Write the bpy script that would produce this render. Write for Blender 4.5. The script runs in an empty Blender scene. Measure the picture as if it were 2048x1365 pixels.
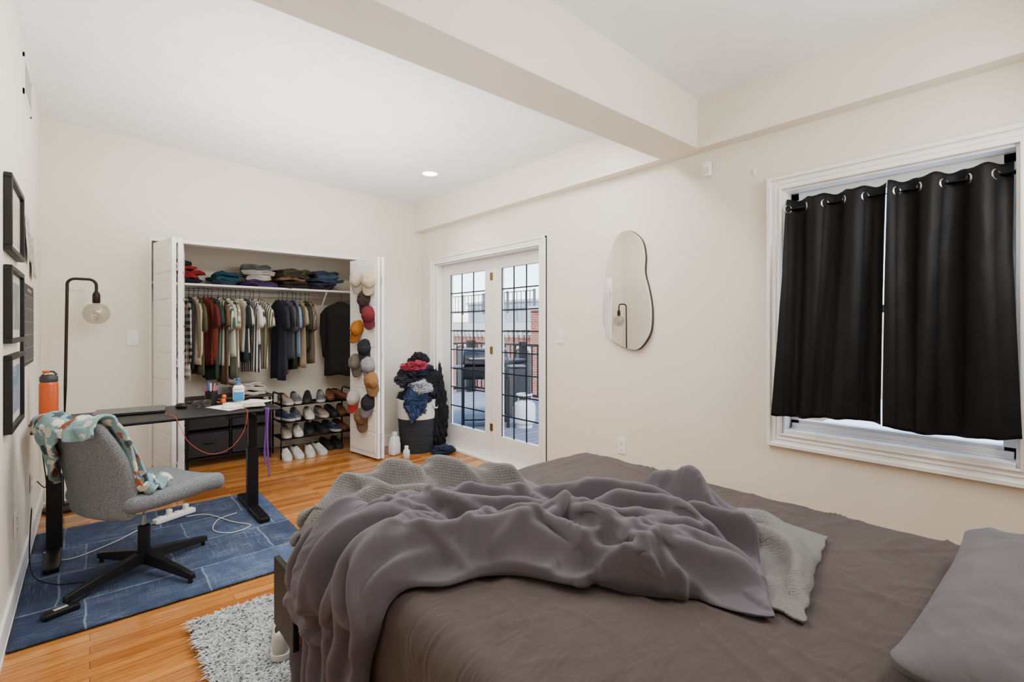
import bpy, bmesh, math, random
import numpy as np
from math import pi, sin, cos, tan, radians, sqrt, atan2, exp
from mathutils import Vector, Matrix, noise, Euler
random.seed(7)
COL = bpy.context.scene.collection

# ------------------------------------------------------------------ materials
def lin(r, g, b):
    def f(c):
        c = c / 255.0
        return c / 12.92 if c <= 0.04045 else ((c + 0.055) / 1.055) ** 2.4
    return (f(r), f(g), f(b), 1)

def newmat(name):
    m = bpy.data.materials.new(name)
    m.use_nodes = True
    nt = m.node_tree
    b = nt.nodes['Principled BSDF']
    return m, nt, b

def coords(nt, scale=(1, 1, 1)):
    tc = nt.nodes.new('ShaderNodeTexCoord')
    mp = nt.nodes.new('ShaderNodeMapping')
    mp.inputs['Scale'].default_value = scale
    nt.links.new(tc.outputs['Object'], mp.inputs['Vector'])
    return mp.outputs['Vector']

def ntex(nt, vec, scale, detail=3, rough=0.5, dist=0.0):
    n = nt.nodes.new('ShaderNodeTexNoise')
    n.inputs['Scale'].default_value = scale
    n.inputs['Detail'].default_value = detail
    n.inputs['Roughness'].default_value = rough
    n.inputs['Distortion'].default_value = dist
    nt.links.new(vec, n.inputs['Vector'])
    return n.outputs['Fac']

def ramp(nt, fac, stops, interp='LINEAR'):
    r = nt.nodes.new('ShaderNodeValToRGB')
    r.color_ramp.interpolation = interp
    els = r.color_ramp.elements
    while len(els) < len(stops):
        els.new(0.5)
    for e, (p, c) in zip(els, stops):
        e.position = p
        e.color = c
    nt.links.new(fac, r.inputs['Fac'])
    return r.outputs['Color']

def mix(nt, a, b, fac, mode='MIX'):
    n = nt.nodes.new('ShaderNodeMix')
    n.data_type = 'RGBA'
    n.blend_type = mode
    for sock, v in ((n.inputs[0], fac), (n.inputs[6], a), (n.inputs[7], b)):
        if hasattr(v, 'is_output'):
            nt.links.new(v, sock)
        else:
            sock.default_value = v
    return n.outputs[2]

def addbump(nt, b, h, strength, dist=0.01):
    bp = nt.nodes.new('ShaderNodeBump')
    bp.inputs['Strength'].default_value = strength
    bp.inputs['Distance'].default_value = dist
    nt.links.new(h, bp.inputs['Height'])
    nt.links.new(bp.outputs['Normal'], b.inputs['Normal'])

def M(name, rgb, rough=0.6, metal=0.0, bump=0.0, bscale=60, var=0.0, vscale=6, sheen=0.0, vs=(1, 1, 1), spec=None):
    m, nt, b = newmat(name)
    c = lin(*rgb)
    b.inputs['Base Color'].default_value = c
    b.inputs['Roughness'].default_value = rough
    b.inputs['Metallic'].default_value = metal
    if spec is not None: b.inputs['Specular IOR Level'].default_value = spec
    if sheen:
        b.inputs['Sheen Weight'].default_value = sheen
    v = coords(nt, vs)
    f = ntex(nt, v, vscale, 4)
    vv = max(var, 0.03)
    dk = tuple(x * (1 - vv) for x in c[:3]) + (1,)
    lt = tuple(min(1, x * (1 + vv)) for x in c[:3]) + (1,)
    nt.links.new(ramp(nt, f, [(0.3, dk), (0.7, lt)]), b.inputs['Base Color'])
    if bump:
        addbump(nt, b, ntex(nt, v, bscale, 3), bump, 0.004)
    return m

def Mstripe(name, c1, c2, scale=20, axis='Y', plaid=False, thr=0.5):
    m, nt, b = newmat(name)
    b.inputs['Roughness'].default_value = 0.85
    v = coords(nt)
    def wave(ax, sc):
        w = nt.nodes.new('ShaderNodeTexWave')
        w.bands_direction = ax
        w.inputs['Scale'].default_value = sc
        nt.links.new(v, w.inputs['Vector'])
        return w.outputs['Fac']
    f = ramp(nt, wave(axis, scale), [(thr - 0.03, (0, 0, 0, 1)), (thr + 0.03, (1, 1, 1, 1))])
    colr = mix(nt, lin(*c1), lin(*c2), f)
    if plaid:
        g = ramp(nt, wave('Z', scale), [(thr - 0.03, (0, 0, 0, 1)), (thr + 0.03, (1, 1, 1, 1))])
        colr = mix(nt, colr, mix(nt, lin(*c1), lin(*c2), g), 0.5)
    nt.links.new(colr, b.inputs['Base Color'])
    return m

def Memit(name, rgb, s):
    m, nt, b = newmat(name)
    b.inputs['Base Color'].default_value = lin(*rgb)
    b.inputs['Emission Color'].default_value = lin(*rgb)
    b.inputs['Emission Strength'].default_value = s
    return m

def Mglass(name, tint=(1, 1, 1, 1), gl=0.06, rough=0.02):
    m = bpy.data.materials.new(name)
    m.use_nodes = True
    nt = m.node_tree
    nt.nodes.clear()
    o = nt.nodes.new('ShaderNodeOutputMaterial')
    t = nt.nodes.new('ShaderNodeBsdfTransparent')
    t.inputs['Color'].default_value = tint
    g = nt.nodes.new('ShaderNodeBsdfGlossy')
    g.inputs['Roughness'].default_value = rough
    x = nt.nodes.new('ShaderNodeMixShader')
    x.inputs[0].default_value = gl
    nt.links.new(t.outputs[0], x.inputs[1])
    nt.links.new(g.outputs[0], x.inputs[2])
    nt.links.new(x.outputs[0], o.inputs['Surface'])
    return m

m_wall = M('wall_paint', (234, 226, 210), 0.75, bump=0.05, bscale=150, var=0.01, vscale=1.5)
m_ceil = M('ceiling_paint', (240, 241, 243), 0.8, bump=0.03, bscale=150, var=0.01)
m_trim = M('trim_white_gloss', (244, 242, 238), 0.35)
m_white = M('white_plastic', (240, 239, 236), 0.4)
m_black = M('black_matte', (12, 12, 14), 0.5, spec=.35)
m_blackmetal = M('black_metal', (16, 16, 18), 0.45, 0.3, spec=.35)
m_chrome = M('chrome', (200, 200, 204), 0.2, 1.0)
m_brass = M('brass', (160, 124, 62), 0.35, 1.0)
m_bronze = M('bronze_dark', (48, 38, 30), 0.45, 0.5, spec=.3)
m_curtain = M('curtain_black_cloth', (6, 6, 8), 0.6, bump=0.1, bscale=300, spec=.22)
m_glass = Mglass('door_glass', gl=.04)
m_bulb = Mglass('smoked_bulb_glass', (0.79, 0.76, 0.72, 1), 0.14)

# oak floor
def oak(name):
    m, nt, b = newmat(name)
    v = coords(nt)
    br = nt.nodes.new('ShaderNodeTexBrick')
    nt.links.new(v, br.inputs['Vector'])
    br.inputs['Scale'].default_value = 1.0
    br.inputs['Brick Width'].default_value = 0.85
    br.inputs['Row Height'].default_value = 0.058
    br.inputs['Mortar Size'].default_value = 0.0010
    br.inputs['Mortar Smooth'].default_value = 0.3
    br.offset = 0.37
    br.inputs['Color1'].default_value = lin(212, 146, 76)
    br.inputs['Color2'].default_value = lin(156, 94, 42)
    br.inputs['Mortar'].default_value = lin(84, 48, 20)
    v2 = coords(nt, (2.5, 38, 1))
    g = ntex(nt, v2, 2.2, 6, 0.65)
    gr = ramp(nt, g, [(0.35, (0.58, 0.48, 0.36, 1)), (0.6, (1, 1, 1, 1))])
    c = mix(nt, br.outputs['Color'], gr, 0.85, 'MULTIPLY')
    nt.links.new(c, b.inputs['Base Color'])
    b.inputs['Roughness'].default_value = 0.15
    addbump(nt, b, br.outputs['Fac'], -0.15, 0.002)
    return m
m_oak = oak('oak_strip_floor')

def denim_rug(name):
    m, nt, b = newmat(name)
    v = coords(nt)
    br = nt.nodes.new('ShaderNodeTexBrick')
    nv = nt.nodes.new('ShaderNodeTexNoise'); nv.inputs['Scale'].default_value = 6
    nt.links.new(v, nv.inputs['Vector'])
    ad = nt.nodes.new('ShaderNodeMix'); ad.data_type = 'VECTOR'; ad.inputs[0].default_value = 0.03
    nt.links.new(v, ad.inputs[4]); nt.links.new(nv.outputs['Color'], ad.inputs[5])
    nt.links.new(ad.outputs[1], br.inputs['Vector'])
    br.inputs['Scale'].default_value = 1.0
    br.inputs['Brick Width'].default_value = 0.46
    br.inputs['Row Height'].default_value = 0.38
    br.inputs['Mortar Size'].default_value = 0.007
    br.inputs['Mortar Smooth'].default_value = 1.0
    br.offset = 0.22
    br.inputs['Color1'].default_value = lin(36, 50, 80)
    br.inputs['Color2'].default_value = lin(74, 92, 124)
    br.inputs['Mortar'].default_value = lin(130, 144, 166)
    f = ntex(nt, coords(nt, (1, 1, 1)), 9, 10, 0.9)
    s1 = ntex(nt, coords(nt, (4, 120, 1)), 1.5, 5, 0.75)
    s2 = ntex(nt, coords(nt, (120, 4, 1)), 1.5, 5, 0.75)
    gate = ramp(nt, ntex(nt, v, 3.5, 3), [(.44, (.1, .1, .1, 1)), (.60, (.9, .9, .9, 1))])
    gate2 = ramp(nt, ntex(nt, v, 2.3, 2), [(.40, (.8, .8, .8, 1)), (.56, (.05, .05, .05, 1))])
    c = mix(nt, br.outputs['Color'], ramp(nt, f, [(0.38, (0.30, 0.33, 0.40, 1)), (0.60, (1.1, 1.1, 1.1, 1))]), 0.9, 'MULTIPLY')
    w1 = mix(nt, ramp(nt, s1, [(0.50, (0, 0, 0, 1)), (0.64, (.8, .8, .8, 1))]), gate, 1.0, 'MULTIPLY')
    c = mix(nt, c, lin(140, 154, 176), w1)
    w2 = mix(nt, ramp(nt, s2, [(0.52, (0, 0, 0, 1)), (0.66, (.7, .7, .7, 1))]), gate2, 1.0, 'MULTIPLY')
    c = mix(nt, c, lin(124, 138, 162), w2)
    nt.links.new(c, b.inputs['Base Color'])
    b.inputs['Roughness'].default_value = 0.95
    addbump(nt, b, s1, 0.2, 0.003)
    return m
m_denim_rug = denim_rug('denim_patch_rug')

def brick_mat(name, c1, c2, mo, w=0.21, h=0.075):
    m, nt, b = newmat(name)
    tc = nt.nodes.new('ShaderNodeTexCoord')
    sp = nt.nodes.new('ShaderNodeSeparateXYZ')
    nt.links.new(tc.outputs['Object'], sp.inputs[0])
    ad = nt.nodes.new('ShaderNodeMath'); ad.operation = 'ADD'
    nt.links.new(sp.outputs['X'], ad.inputs[0]); nt.links.new(sp.outputs['Y'], ad.inputs[1])
    cb = nt.nodes.new('ShaderNodeCombineXYZ')
    nt.links.new(ad.outputs[0], cb.inputs['X']); nt.links.new(sp.outputs['Z'], cb.inputs['Y'])
    br = nt.nodes.new('ShaderNodeTexBrick')
    nt.links.new(cb.outputs[0], br.inputs['Vector'])
    br.inputs['Scale'].default_value = 1.0
    br.inputs['Brick Width'].default_value = w
    br.inputs['Row Height'].default_value = h
    br.inputs['Mortar Size'].default_value = 0.008
    br.inputs['Color1'].default_value = lin(*c1)
    br.inputs['Color2'].default_value = lin(*c2)
    br.inputs['Mortar'].default_value = lin(*mo)
    nt.links.new(br.outputs['Color'], b.inputs['Base Color'])
    b.inputs['Roughness'].default_value = 0.9
    return m
m_brick = brick_mat('red_brick', (160, 90, 70), (128, 66, 50), (170, 152, 140))

def speckle(name, c1, c2, scale=420, rough=0.9, bump=0.4):
    m, nt, b = newmat(name)
    v = coords(nt)
    f = ntex(nt, v, scale, 2, 0.6)
    nt.links.new(ramp(nt, f, [(0.38, lin(*c1)), (0.62, lin(*c2))]), b.inputs['Base Color'])
    b.inputs['Roughness'].default_value = rough
    addbump(nt, b, f, bump, 0.002)
    return m
m_chairfab = speckle('grey_tweed', (72, 77, 82), (132, 137, 141), 300, bump=.3)

def fabric(name, rgb, var=0.06, sheen=0.05, rough=0.85, wr=0.3, wscale=6, dist=1.5, stretch=(1, 1, 1), bd=.015):
    m, nt, b = newmat(name)
    c = lin(*rgb)
    v = coords(nt)
    f = ntex(nt, v, 4, 4)
    dk = tuple(x * (1 - var) for x in c[:3]) + (1,)
    lt = tuple(min(1, x * (1 + var)) for x in c[:3]) + (1,)
    nt.links.new(ramp(nt, f, [(0.3, dk), (0.7, lt)]), b.inputs['Base Color'])
    b.inputs['Roughness'].default_value = rough
    b.inputs['Sheen Weight'].default_value = sheen
    n1 = ntex(nt, coords(nt, stretch), wscale, 3, 0.5, dist)
    addbump(nt, b, n1, wr, bd)
    return m
m_sheet = fabric('taupe_sheet', (68, 57, 54), wr=0.45, wscale=6, dist=2.4, stretch=(1, 2.6, 1), bd=.02)
m_duvet = fabric('mauve_grey_cotton', (88, 82, 91), wr=0.16, wscale=9, dist=.8, bd=.01, rough=.75)
m_pillow = fabric('grey_pillowcase', (88, 86, 91), wr=0.4, wscale=5, dist=2.0, bd=.02)

def waffle(name, rgb):
    m, nt, b = newmat(name)
    c = lin(*rgb)
    b.inputs['Base Color'].default_value = c
    b.inputs['Roughness'].default_value = 0.9
    v = coords(nt)
    def wv(ax, sc, d):
        w = nt.nodes.new('ShaderNodeTexWave')
        w.bands_direction = ax
        w.inputs['Scale'].default_value = sc
        w.inputs['Distortion'].default_value = d
        w.inputs['Detail'].default_value = 1
        w.inputs['Detail Scale'].default_value = 4
        nt.links.new(v, w.inputs['Vector'])
        return w.outputs['Fac']
    a = wv('DIAGONAL', 44, 4)
    bb = wv('X', 34, 5)
    s = mix(nt, a, bb, 0.5)
    col = ramp(nt, s, [(0.2, tuple(x * 0.75 for x in c[:3]) + (1,)), (0.8, c)])
    nt.links.new(col, b.inputs['Base Color'])
    addbump(nt, b, s, 0.45, 0.004)
    return m
m_blanket = waffle('grey_waffle_weave', (118, 117, 116))

def throw_mat(name):
    m, nt, b = newmat(name)
    v = coords(nt)
    vo = nt.nodes.new('ShaderNodeTexVoronoi')
    vo.inputs['Scale'].default_value = 22
    nv = nt.nodes.new('ShaderNodeTexNoise'); nv.inputs['Scale'].default_value = 30
    nt.links.new(v, nv.inputs['Vector'])
    ad = nt.nodes.new('ShaderNodeMix'); ad.data_type = 'VECTOR'; ad.inputs[0].default_value = 0.05
    nt.links.new(v, ad.inputs[4]); nt.links.new(nv.outputs['Color'], ad.inputs[5])
    nt.links.new(ad.outputs[1], vo.inputs['Vector'])
    sp = nt.nodes.new('ShaderNodeSeparateColor')
    nt.links.new(vo.outputs['Color'], sp.inputs[0])
    c = ramp(nt, sp.outputs[0], [(0, lin(120, 152, 156)), (0.20, lin(214, 208, 198)), (0.46, lin(146, 82, 54)),
                                 (0.66, lin(62, 72, 80)), (0.78, lin(206, 200, 188))], 'CONSTANT')
    d = ramp(nt, vo.outputs['Distance'], [(0.0, (1, 1, 1, 1)), (0.50, (1, 1, 1, 1)), (0.54, (0, 0, 0, 1))])
    c2 = mix(nt, lin(126, 158, 162), c, d)
    nt.links.new(c2, b.inputs['Base Color'])
    b.inputs['Roughness'].default_value = 0.95
    addbump(nt, b, ntex(nt, v, 300, 2), 0.3, 0.003)
    return m
m_throw = throw_mat('fleece_print')

# ------------------------------------------------------------------ mesh helpers
def merge(bm, t):
    me = bpy.data.meshes.new('tmp')
    t.to_mesh(me); t.free()
    bm.from_mesh(me)
    bpy.data.meshes.remove(me)

def box(bm, c, s, rot=None):
    r = bmesh.ops.create_cube(bm, size=1)
    mt = Matrix.Translation(c) @ (rot.to_4x4() if rot else Matrix.Identity(4)) @ Matrix.Diagonal((s[0], s[1], s[2], 1))
    bmesh.ops.transform(bm, matrix=mt, verts=r['verts'])

def bx(bm, x0, x1, y0, y1, z0, z1):
    box(bm, ((x0 + x1) / 2, (y0 + y1) / 2, (z0 + z1) / 2), (abs(x1 - x0), abs(y1 - y0), abs(z1 - z0)))

def rbox(bm, c, s, r, n=6, rot=None, disp=None):
    t = bmesh.new()
    bmesh.ops.create_cube(t, size=1)
    bmesh.ops.subdivide_edges(t, edges=t.edges[:], cuts=n, use_grid_fill=True)
    hx, hy, hz = s[0] / 2, s[1] / 2, s[2] / 2
    r = min(r, hx * .999, hy * .999, hz * .999)
    for v in t.verts:
        p = Vector([math.copysign(abs(sin(max(-1, min(1, q * 2)) * pi / 2)), q) for q in v.co])
        q = Vector((p.x * hx, p.y * hy, p.z * hz))
        k = Vector((max(-hx + r, min(hx - r, q.x)), max(-hy + r, min(hy - r, q.y)), max(-hz + r, min(hz - r, q.z))))
        d = q - k
        if d.length > 1e-9:
            q = k + d.normalized() * r
        v.co = q
    if disp:
        for v in t.verts:
            v.co = disp(v.co.copy())
    mt = Matrix.Translation(c) @ (rot.to_4x4() if rot else Matrix.Identity(4))
    bmesh.ops.transform(t, matrix=mt, verts=t.verts)
    merge(bm, t)

def frame_at(d):
    d = d.normalized()
    up = Vector((0, 0, 1)) if abs(d.z) < 0.95 else Vector((1, 0, 0))
    a = d.cross(up).normalized()
    return a, a.cross(d).normalized()

def tube(bm, pts, r, n=8, closed=False, cap=True):
    pts = [Vector(p) for p in pts]
    N = len(pts)
    rings = []
    a = None
    for i, p in enumerate(pts):
        if closed:
            d = pts[(i + 1) % N] - pts[i - 1]
        else:
            d = pts[min(i + 1, N - 1)] - pts[max(i - 1, 0)]
        if d.length < 1e-9: d = Vector((0, 0, 1))
        d.normalize()
        if a is None:
            a, b = frame_at(d)
        else:
            a = (a - d * a.dot(d))
            if a.length < 1e-6: a, b = frame_at(d)
            a.normalize()
            b = d.cross(a).normalized()
        rr = r[i] if isinstance(r, (list, tuple)) else r
        rings.append([bm.verts.new(p + (a * cos(2 * pi * k / n) + b * sin(2 * pi * k / n)) * rr) for k in range(n)])
    for i in range(N if closed else N - 1):
        A = rings[i]; B = rings[(i + 1) % N]
        for k in range(n):
            bm.faces.new((A[k], A[(k + 1) % n], B[(k + 1) % n], B[k]))
    if not closed and cap:
        bm.faces.new(rings[0][::-1]); bm.faces.new(rings[-1])

def cyl(bm, p0, p1, r0, r1=None, n=20):
    tube(bm, [p0, p1], [r0, r0 if r1 is None else r1], n)

def sph(bm, c, r, sc=(1, 1, 1), u=20, v=12, rot=None):
    q = bmesh.ops.create_uvsphere(bm, u_segments=u, v_segments=v, radius=r)
    mt = Matrix.Translation(c) @ (rot.to_4x4() if rot else Matrix.Identity(4)) @ Matrix.Diagonal((*sc, 1))
    bmesh.ops.transform(bm, matrix=mt, verts=q['verts'])

def lathe(bm, prof, c=(0, 0, 0), n=28):
    rings = []
    for r, z in prof:
        r = max(r, 0.0004)
        rings.append([bm.verts.new((c[0] + r * cos(2 * pi * k / n), c[1] + r * sin(2 * pi * k / n), c[2] + z)) for k in range(n)])
    for A, B in zip(rings, rings[1:]):
        for k in range(n):
            bm.faces.new((A[k], A[(k + 1) % n], B[(k + 1) % n], B[k]))
    bm.faces.new(rings[0][::-1]); bm.faces.new(rings[-1])

def loft(bm, rings, cap=True):
    R = [[bm.verts.new(p) for p in ring] for ring in rings]
    n = len(R[0])
    for A, B in zip(R, R[1:]):
        for k in range(n):
            bm.faces.new((A[k], A[(k + 1) % n], B[(k + 1) % n], B[k]))
    if cap:
        bm.faces.new(R[0][::-1]); bm.faces.new(R[-1])

def sheet(bm, grid):
    R = [[bm.verts.new(p) for p in row] for row in grid]
    for A, B in zip(R, R[1:]):
        for k in range(len(A) - 1):
            bm.faces.new((A[k], A[k + 1], B[k + 1], B[k]))

def prism(bm, poly, f0, f1):
    a = [bm.verts.new(f0(p)) for p in poly]
    b = [bm.verts.new(f1(p)) for p in poly]
    n = len(poly)
    for i in range(n):
        bm.faces.new((a[i], a[(i + 1) % n], b[(i + 1) % n], b[i]))
    bm.faces.new(a[::-1]); bm.faces.new(b)

def cr(pts, n, closed=False):
    pts = [Vector(p) for p in pts]
    N = len(pts)
    out = []
    segs = N if closed else N - 1
    tot = n
    for j in range(tot + (0 if closed else 1)):
        t = j / tot * segs
        i = min(int(t), segs - 1); f = t - i
        if closed:
            p = [pts[(i + k) % N] for k in (-1, 0, 1, 2)]
        else:
            p = [pts[max(i - 1, 0)], pts[i], pts[i + 1], pts[min(i + 2, N - 1)]]
        out.append(0.5 * ((2 * p[1]) + (-p[0] + p[2]) * f + (2 * p[0] - 5 * p[1] + 4 * p[2] - p[3]) * f * f + (-p[0] + 3 * p[1] - 3 * p[2] + p[3]) * f ** 3))
    return out

def mk(name, bm, mat, parent=None, loc=None, rot=None, bevel=0, solid=0, subs=0, label=None, sharp=0.7):
    bmesh.ops.recalc_face_normals(bm, faces=bm.faces[:])
    me = bpy.data.meshes.new(name)
    bm.to_mesh(me); bm.free()
    for p in me.polygons: p.use_smooth = True
    me.set_sharp_from_angle(angle=sharp)
    me.materials.append(mat)
    o = bpy.data.objects.new(name, me)
    COL.objects.link(o)
    if parent: o.parent = parent
    if loc is not None: o.location = loc
    if rot is not None: o.rotation_euler = rot
    if subs:
        s = o.modifiers.new('sub', 'SUBSURF'); s.levels = subs; s.render_levels = subs
    if solid:
        s = o.modifiers.new('solid', 'SOLIDIFY'); s.thickness = solid; s.offset = 0
    if bevel:
        b = o.modifiers.new('bevel', 'BEVEL'); b.width = bevel; b.segments = 2; b.limit_method = 'ANGLE'
    if label: o['label'] = label
    return o

def top(o, label, cat, group=None, kind=None):
    o['label'] = label; o['category'] = cat
    if group: o['group'] = group
    if kind: o['kind'] = kind
    return o

def struct(o):
    o['kind'] = 'structure'
    return o

def empty(name, loc=(0, 0, 0), rotz=0, label='', cat='', group=None):
    e = bpy.data.objects.new(name, None)
    e.empty_display_size = 0.05
    e.location = loc; e.rotation_euler = (0, 0, rotz)
    COL.objects.link(e)
    top(e, label, cat, group)
    return e

def copy_thing(o, loc, rot=None, label=None):
    n = o.copy(); COL.objects.link(n)
    n.location = loc
    if rot is not None: n.rotation_euler = rot
    for c in list(o.children):
        k = c.copy(); k.parent = n; COL.objects.link(k)
        k.matrix_parent_inverse = c.matrix_parent_inverse
    if label: n['label'] = label
    return n

def text_mesh(name, s, size, mat, parent, loc, rot, ext=0.0004):
    cu = bpy.data.curves.new(name, 'FONT')
    cu.body = s; cu.size = size; cu.extrude = ext; cu.align_x = 'CENTER'; cu.align_y = 'CENTER'
    t = bpy.data.objects.new(name + '_t', cu)
    me = bpy.data.meshes.new_from_object(t)
    bpy.data.objects.remove(t)
    o = bpy.data.objects.new(name, me)
    me.materials.clear(); me.materials.append(mat)
    COL.objects.link(o)
    o.parent = parent; o.location = loc; o.rotation_euler = rot
    return o

NZ = noise.noise
def nz(x, y, z=0.0): return NZ(Vector((x, y, z)))

# ------------------------------------------------------------------ constants
XL, XR, YF, YB = -0.275, 2.96, 5.05, -0.55
SOF = 2.86
def zc(x): return 2.745 + (2.86 - x) * 0.05

# ------------------------------------------------------------------ room shell
bm = bmesh.new(); bx(bm, XL - .06, XR + .16, YB - .06, 5.86, -.1, 0)
struct(mk('floor', bm, m_oak))

bm = bmesh.new()
x0, x1 = XL - .06, XR + .16
vs = [(x0, YB, zc(x0)), (x1, YB, zc(x1)), (x1, YF + .1, zc(x1)), (x0, YF + .1, zc(x0))]
lo = [bm.verts.new(v) for v in vs]; hi = [bm.verts.new((v[0], v[1], v[2] + .12)) for v in vs]
bm.faces.new(lo[::-1]); bm.faces.new(hi)
for i in range(4): bm.faces.new((lo[i], lo[(i + 1) % 4], hi[(i + 1) % 4], hi[i]))
struct(mk('ceiling', bm, m_ceil))

bm = bmesh.new()
bx(bm, SOF, XR + .01, YB, YF + .02, 2.44, 2.86)
struct(mk('trim_1', bm, m_wall))
bm = bmesh.new()
poly = [(XL - .02, 1.58), (SOF + .02, 1.538), (SOF + .02, 1.802), (XL - .02, 1.852)]
prism(bm, poly, lambda p: Vector((p[0], p[1], 2.441)), lambda p: Vector((p[0], p[1], 2.95)))
struct(mk('trim_2', bm, m_wall))

H = 3.0
bm = bmesh.new(); bx(bm, XL - .06, XL, YB - .06, YF + .12, 0, H); struct(mk('wall_left', bm, m_wall))
bm = bmesh.new(); bx(bm, XL - .06, XR + .16, YB - .06, YB, 0, H); struct(mk('wall_back', bm, m_wall))
bm = bmesh.new()
bx(bm, XL, .39, YF, YF + .12, 0, H); bx(bm, .39, 2.32, YF, YF + .12, 2.07, H); bx(bm, 2.32, XR, YF, YF + .12, 0, H)
struct(mk('wall_far', bm, m_wall))
WY0, WY1, WZ0, WZ1 = .15, 1.08, .73, 2.10
DY0, DY1, DZ = 3.035, 4.72, 2.04
bm = bmesh.new()
bx(bm, XR, XR + .16, YB - .06, WY0, 0, H); bx(bm, XR, XR + .16, WY0, WY1, 0, WZ0); bx(bm, XR, XR + .16, WY0, WY1, WZ1, H)
bx(bm, XR, XR + .16, WY1, DY0, 0, H); bx(bm, XR, XR + .16, DY0, DY1, DZ, H); bx(bm, XR, XR + .16, DY1, YF + .12, 0, H)
struct(mk('wall_right', bm, m_wall))
bm = bmesh.new(); bx(bm, .22, .27, YF + .12, 5.8, 0, 2.4); struct(mk('wall_closet_left', bm, m_wall))
bm = bmesh.new(); bx(bm, 2.45, 2.5, YF + .12, 5.8, 0, 2.4); struct(mk('wall_closet_right', bm, m_wall))
bm = bmesh.new(); bx(bm, .22, 2.5, 5.8, 5.86, 0, 2.4); struct(mk('wall_closet_back', bm, m_wall))
bm = bmesh.new(); bx(bm, .22, 2.5, YF + .12, 5.86, 2.4, 2.45); struct(mk('wall_closet_top', bm, m_wall))

def baseboard(nm, segs):
    bm = bmesh.new()
    for s in segs: 
        bx(bm, *s, 0, .12)
        bx(bm, s[0] - .003, s[1] + .003, s[2] - .003, s[3] + .003, 0, .02)
    return struct(mk(nm, bm, m_trim, bevel=.003))
baseboard('baseboard_left', [(XL, XL + .014, YB, YF)])
baseboard('baseboard_far', [(XL + .02, .385, YF - .014, YF), (2.33, XR - .02, YF - .014, YF)])
baseboard('baseboard_right', [(XR - .014, XR, YB, 2.95), (XR - .014, XR, 4.87, YF - .02)])

def casing(nm, y0, y1, z0, z1, w, x=XR, bottom=True, sides=(1, 1)):
    bm = bmesh.new()
    for k, (off, wd, th) in enumerate([(0, w, .018), (w * .72, w * .28, .030), (0, w * .16, .026), (w * .35, w * .12, .022)]):
        a, b_ = off, off + wd
        if sides[0]: bx(bm, x - th, x, y0 - b_, y0 - a, z0 - (b_ if bottom else 0), z1 + b_)
        if sides[1]: bx(bm, x - th, x, y1 + a, y1 + b_, z0 - (b_ if bottom else 0), z1 + b_)
        bx(bm, x - th + .0005, x, y0 - b_, y1 + b_, z1 + a, z1 + b_)
        if bottom: bx(bm, x - th + .0005, x, y0 - b_, y1 + b_, z0 - b_, z0 - a)
    return struct(mk(nm, bm, m_trim, bevel=.003))
casing('trim_3', WY0, WY1, WZ0, WZ1, .078)
casing('trim_4', DY0, DY1 + .02, 0, DZ, .075, bottom=False)
bm = bmesh.new()
bx(bm, XR - .005, XR + .16, WY0, WY0 + .012, WZ0, WZ1); bx(bm, XR - .005, XR + .16, WY1 - .012, WY1, WZ0, WZ1)
bx(bm, XR - .005, XR + .16, WY0 + .012, WY1 - .012, WZ1 - .012, WZ1); bx(bm, XR - .02, XR + .16, WY0 + .012, WY1 - .012, WZ0, WZ0 + .02)
struct(mk('trim_5', bm, m_trim, bevel=.002))
bm = bmesh.new()
bx(bm, XR - .004, XR + .16, DY0, DY0 + .012, 0, DZ); bx(bm, XR - .004, XR + .16, DY1 - .012, DY1, 0, DZ)
bx(bm, XR - .004, XR + .16, DY0, DY1, DZ - .012, DZ); bx(bm, XR, XR + .16, DY0, DY1, 0, .02)
struct(mk('trim_6', bm, m_trim, bevel=.002))
bm = bmesh.new()
bx(bm, .375, .39, YF - .006, YF + .12, 0, 2.085); bx(bm, 2.32, 2.335, YF - .006, YF + .12, 0, 2.085); bx(bm, .39, 2.32, YF - .006, YF + .12, 2.055, 2.085)
struct(mk('trim_7', bm, m_trim))

# window
bm = bmesh.new()
wx0, wx1 = XR + .085, XR + .14
y0, y1, z0, z1 = WY0 + .012, WY1 - .012, WZ0 + .02, WZ1 - .012
for (a, b_, c, d) in [(y0, y0 + .045, z0, z1), (y1 - .045, y1, z0, z1), (y0, y1, z1 - .045, z1), (y0, y1, z0, z0 + .05), (y0, y1, 1.40, 1.44)]:
    bx(bm, wx0, wx1, a, b_, c, d)
for i in range(2): bx(bm, wx0 - .014 - .014 * i, wx0, y0 + .01, y1 - .01, z0, z0 + .024 * (1 - i) + .008)
w = struct(mk('window_1', bm, m_white, bevel=.003))
bm = bmesh.new(); bx(bm, XR + .11, XR + .114, y0 + .045, y1 - .045, z0 + .05, z1 - .045)
mk('glass', bm, m_glass, parent=w)

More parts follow.
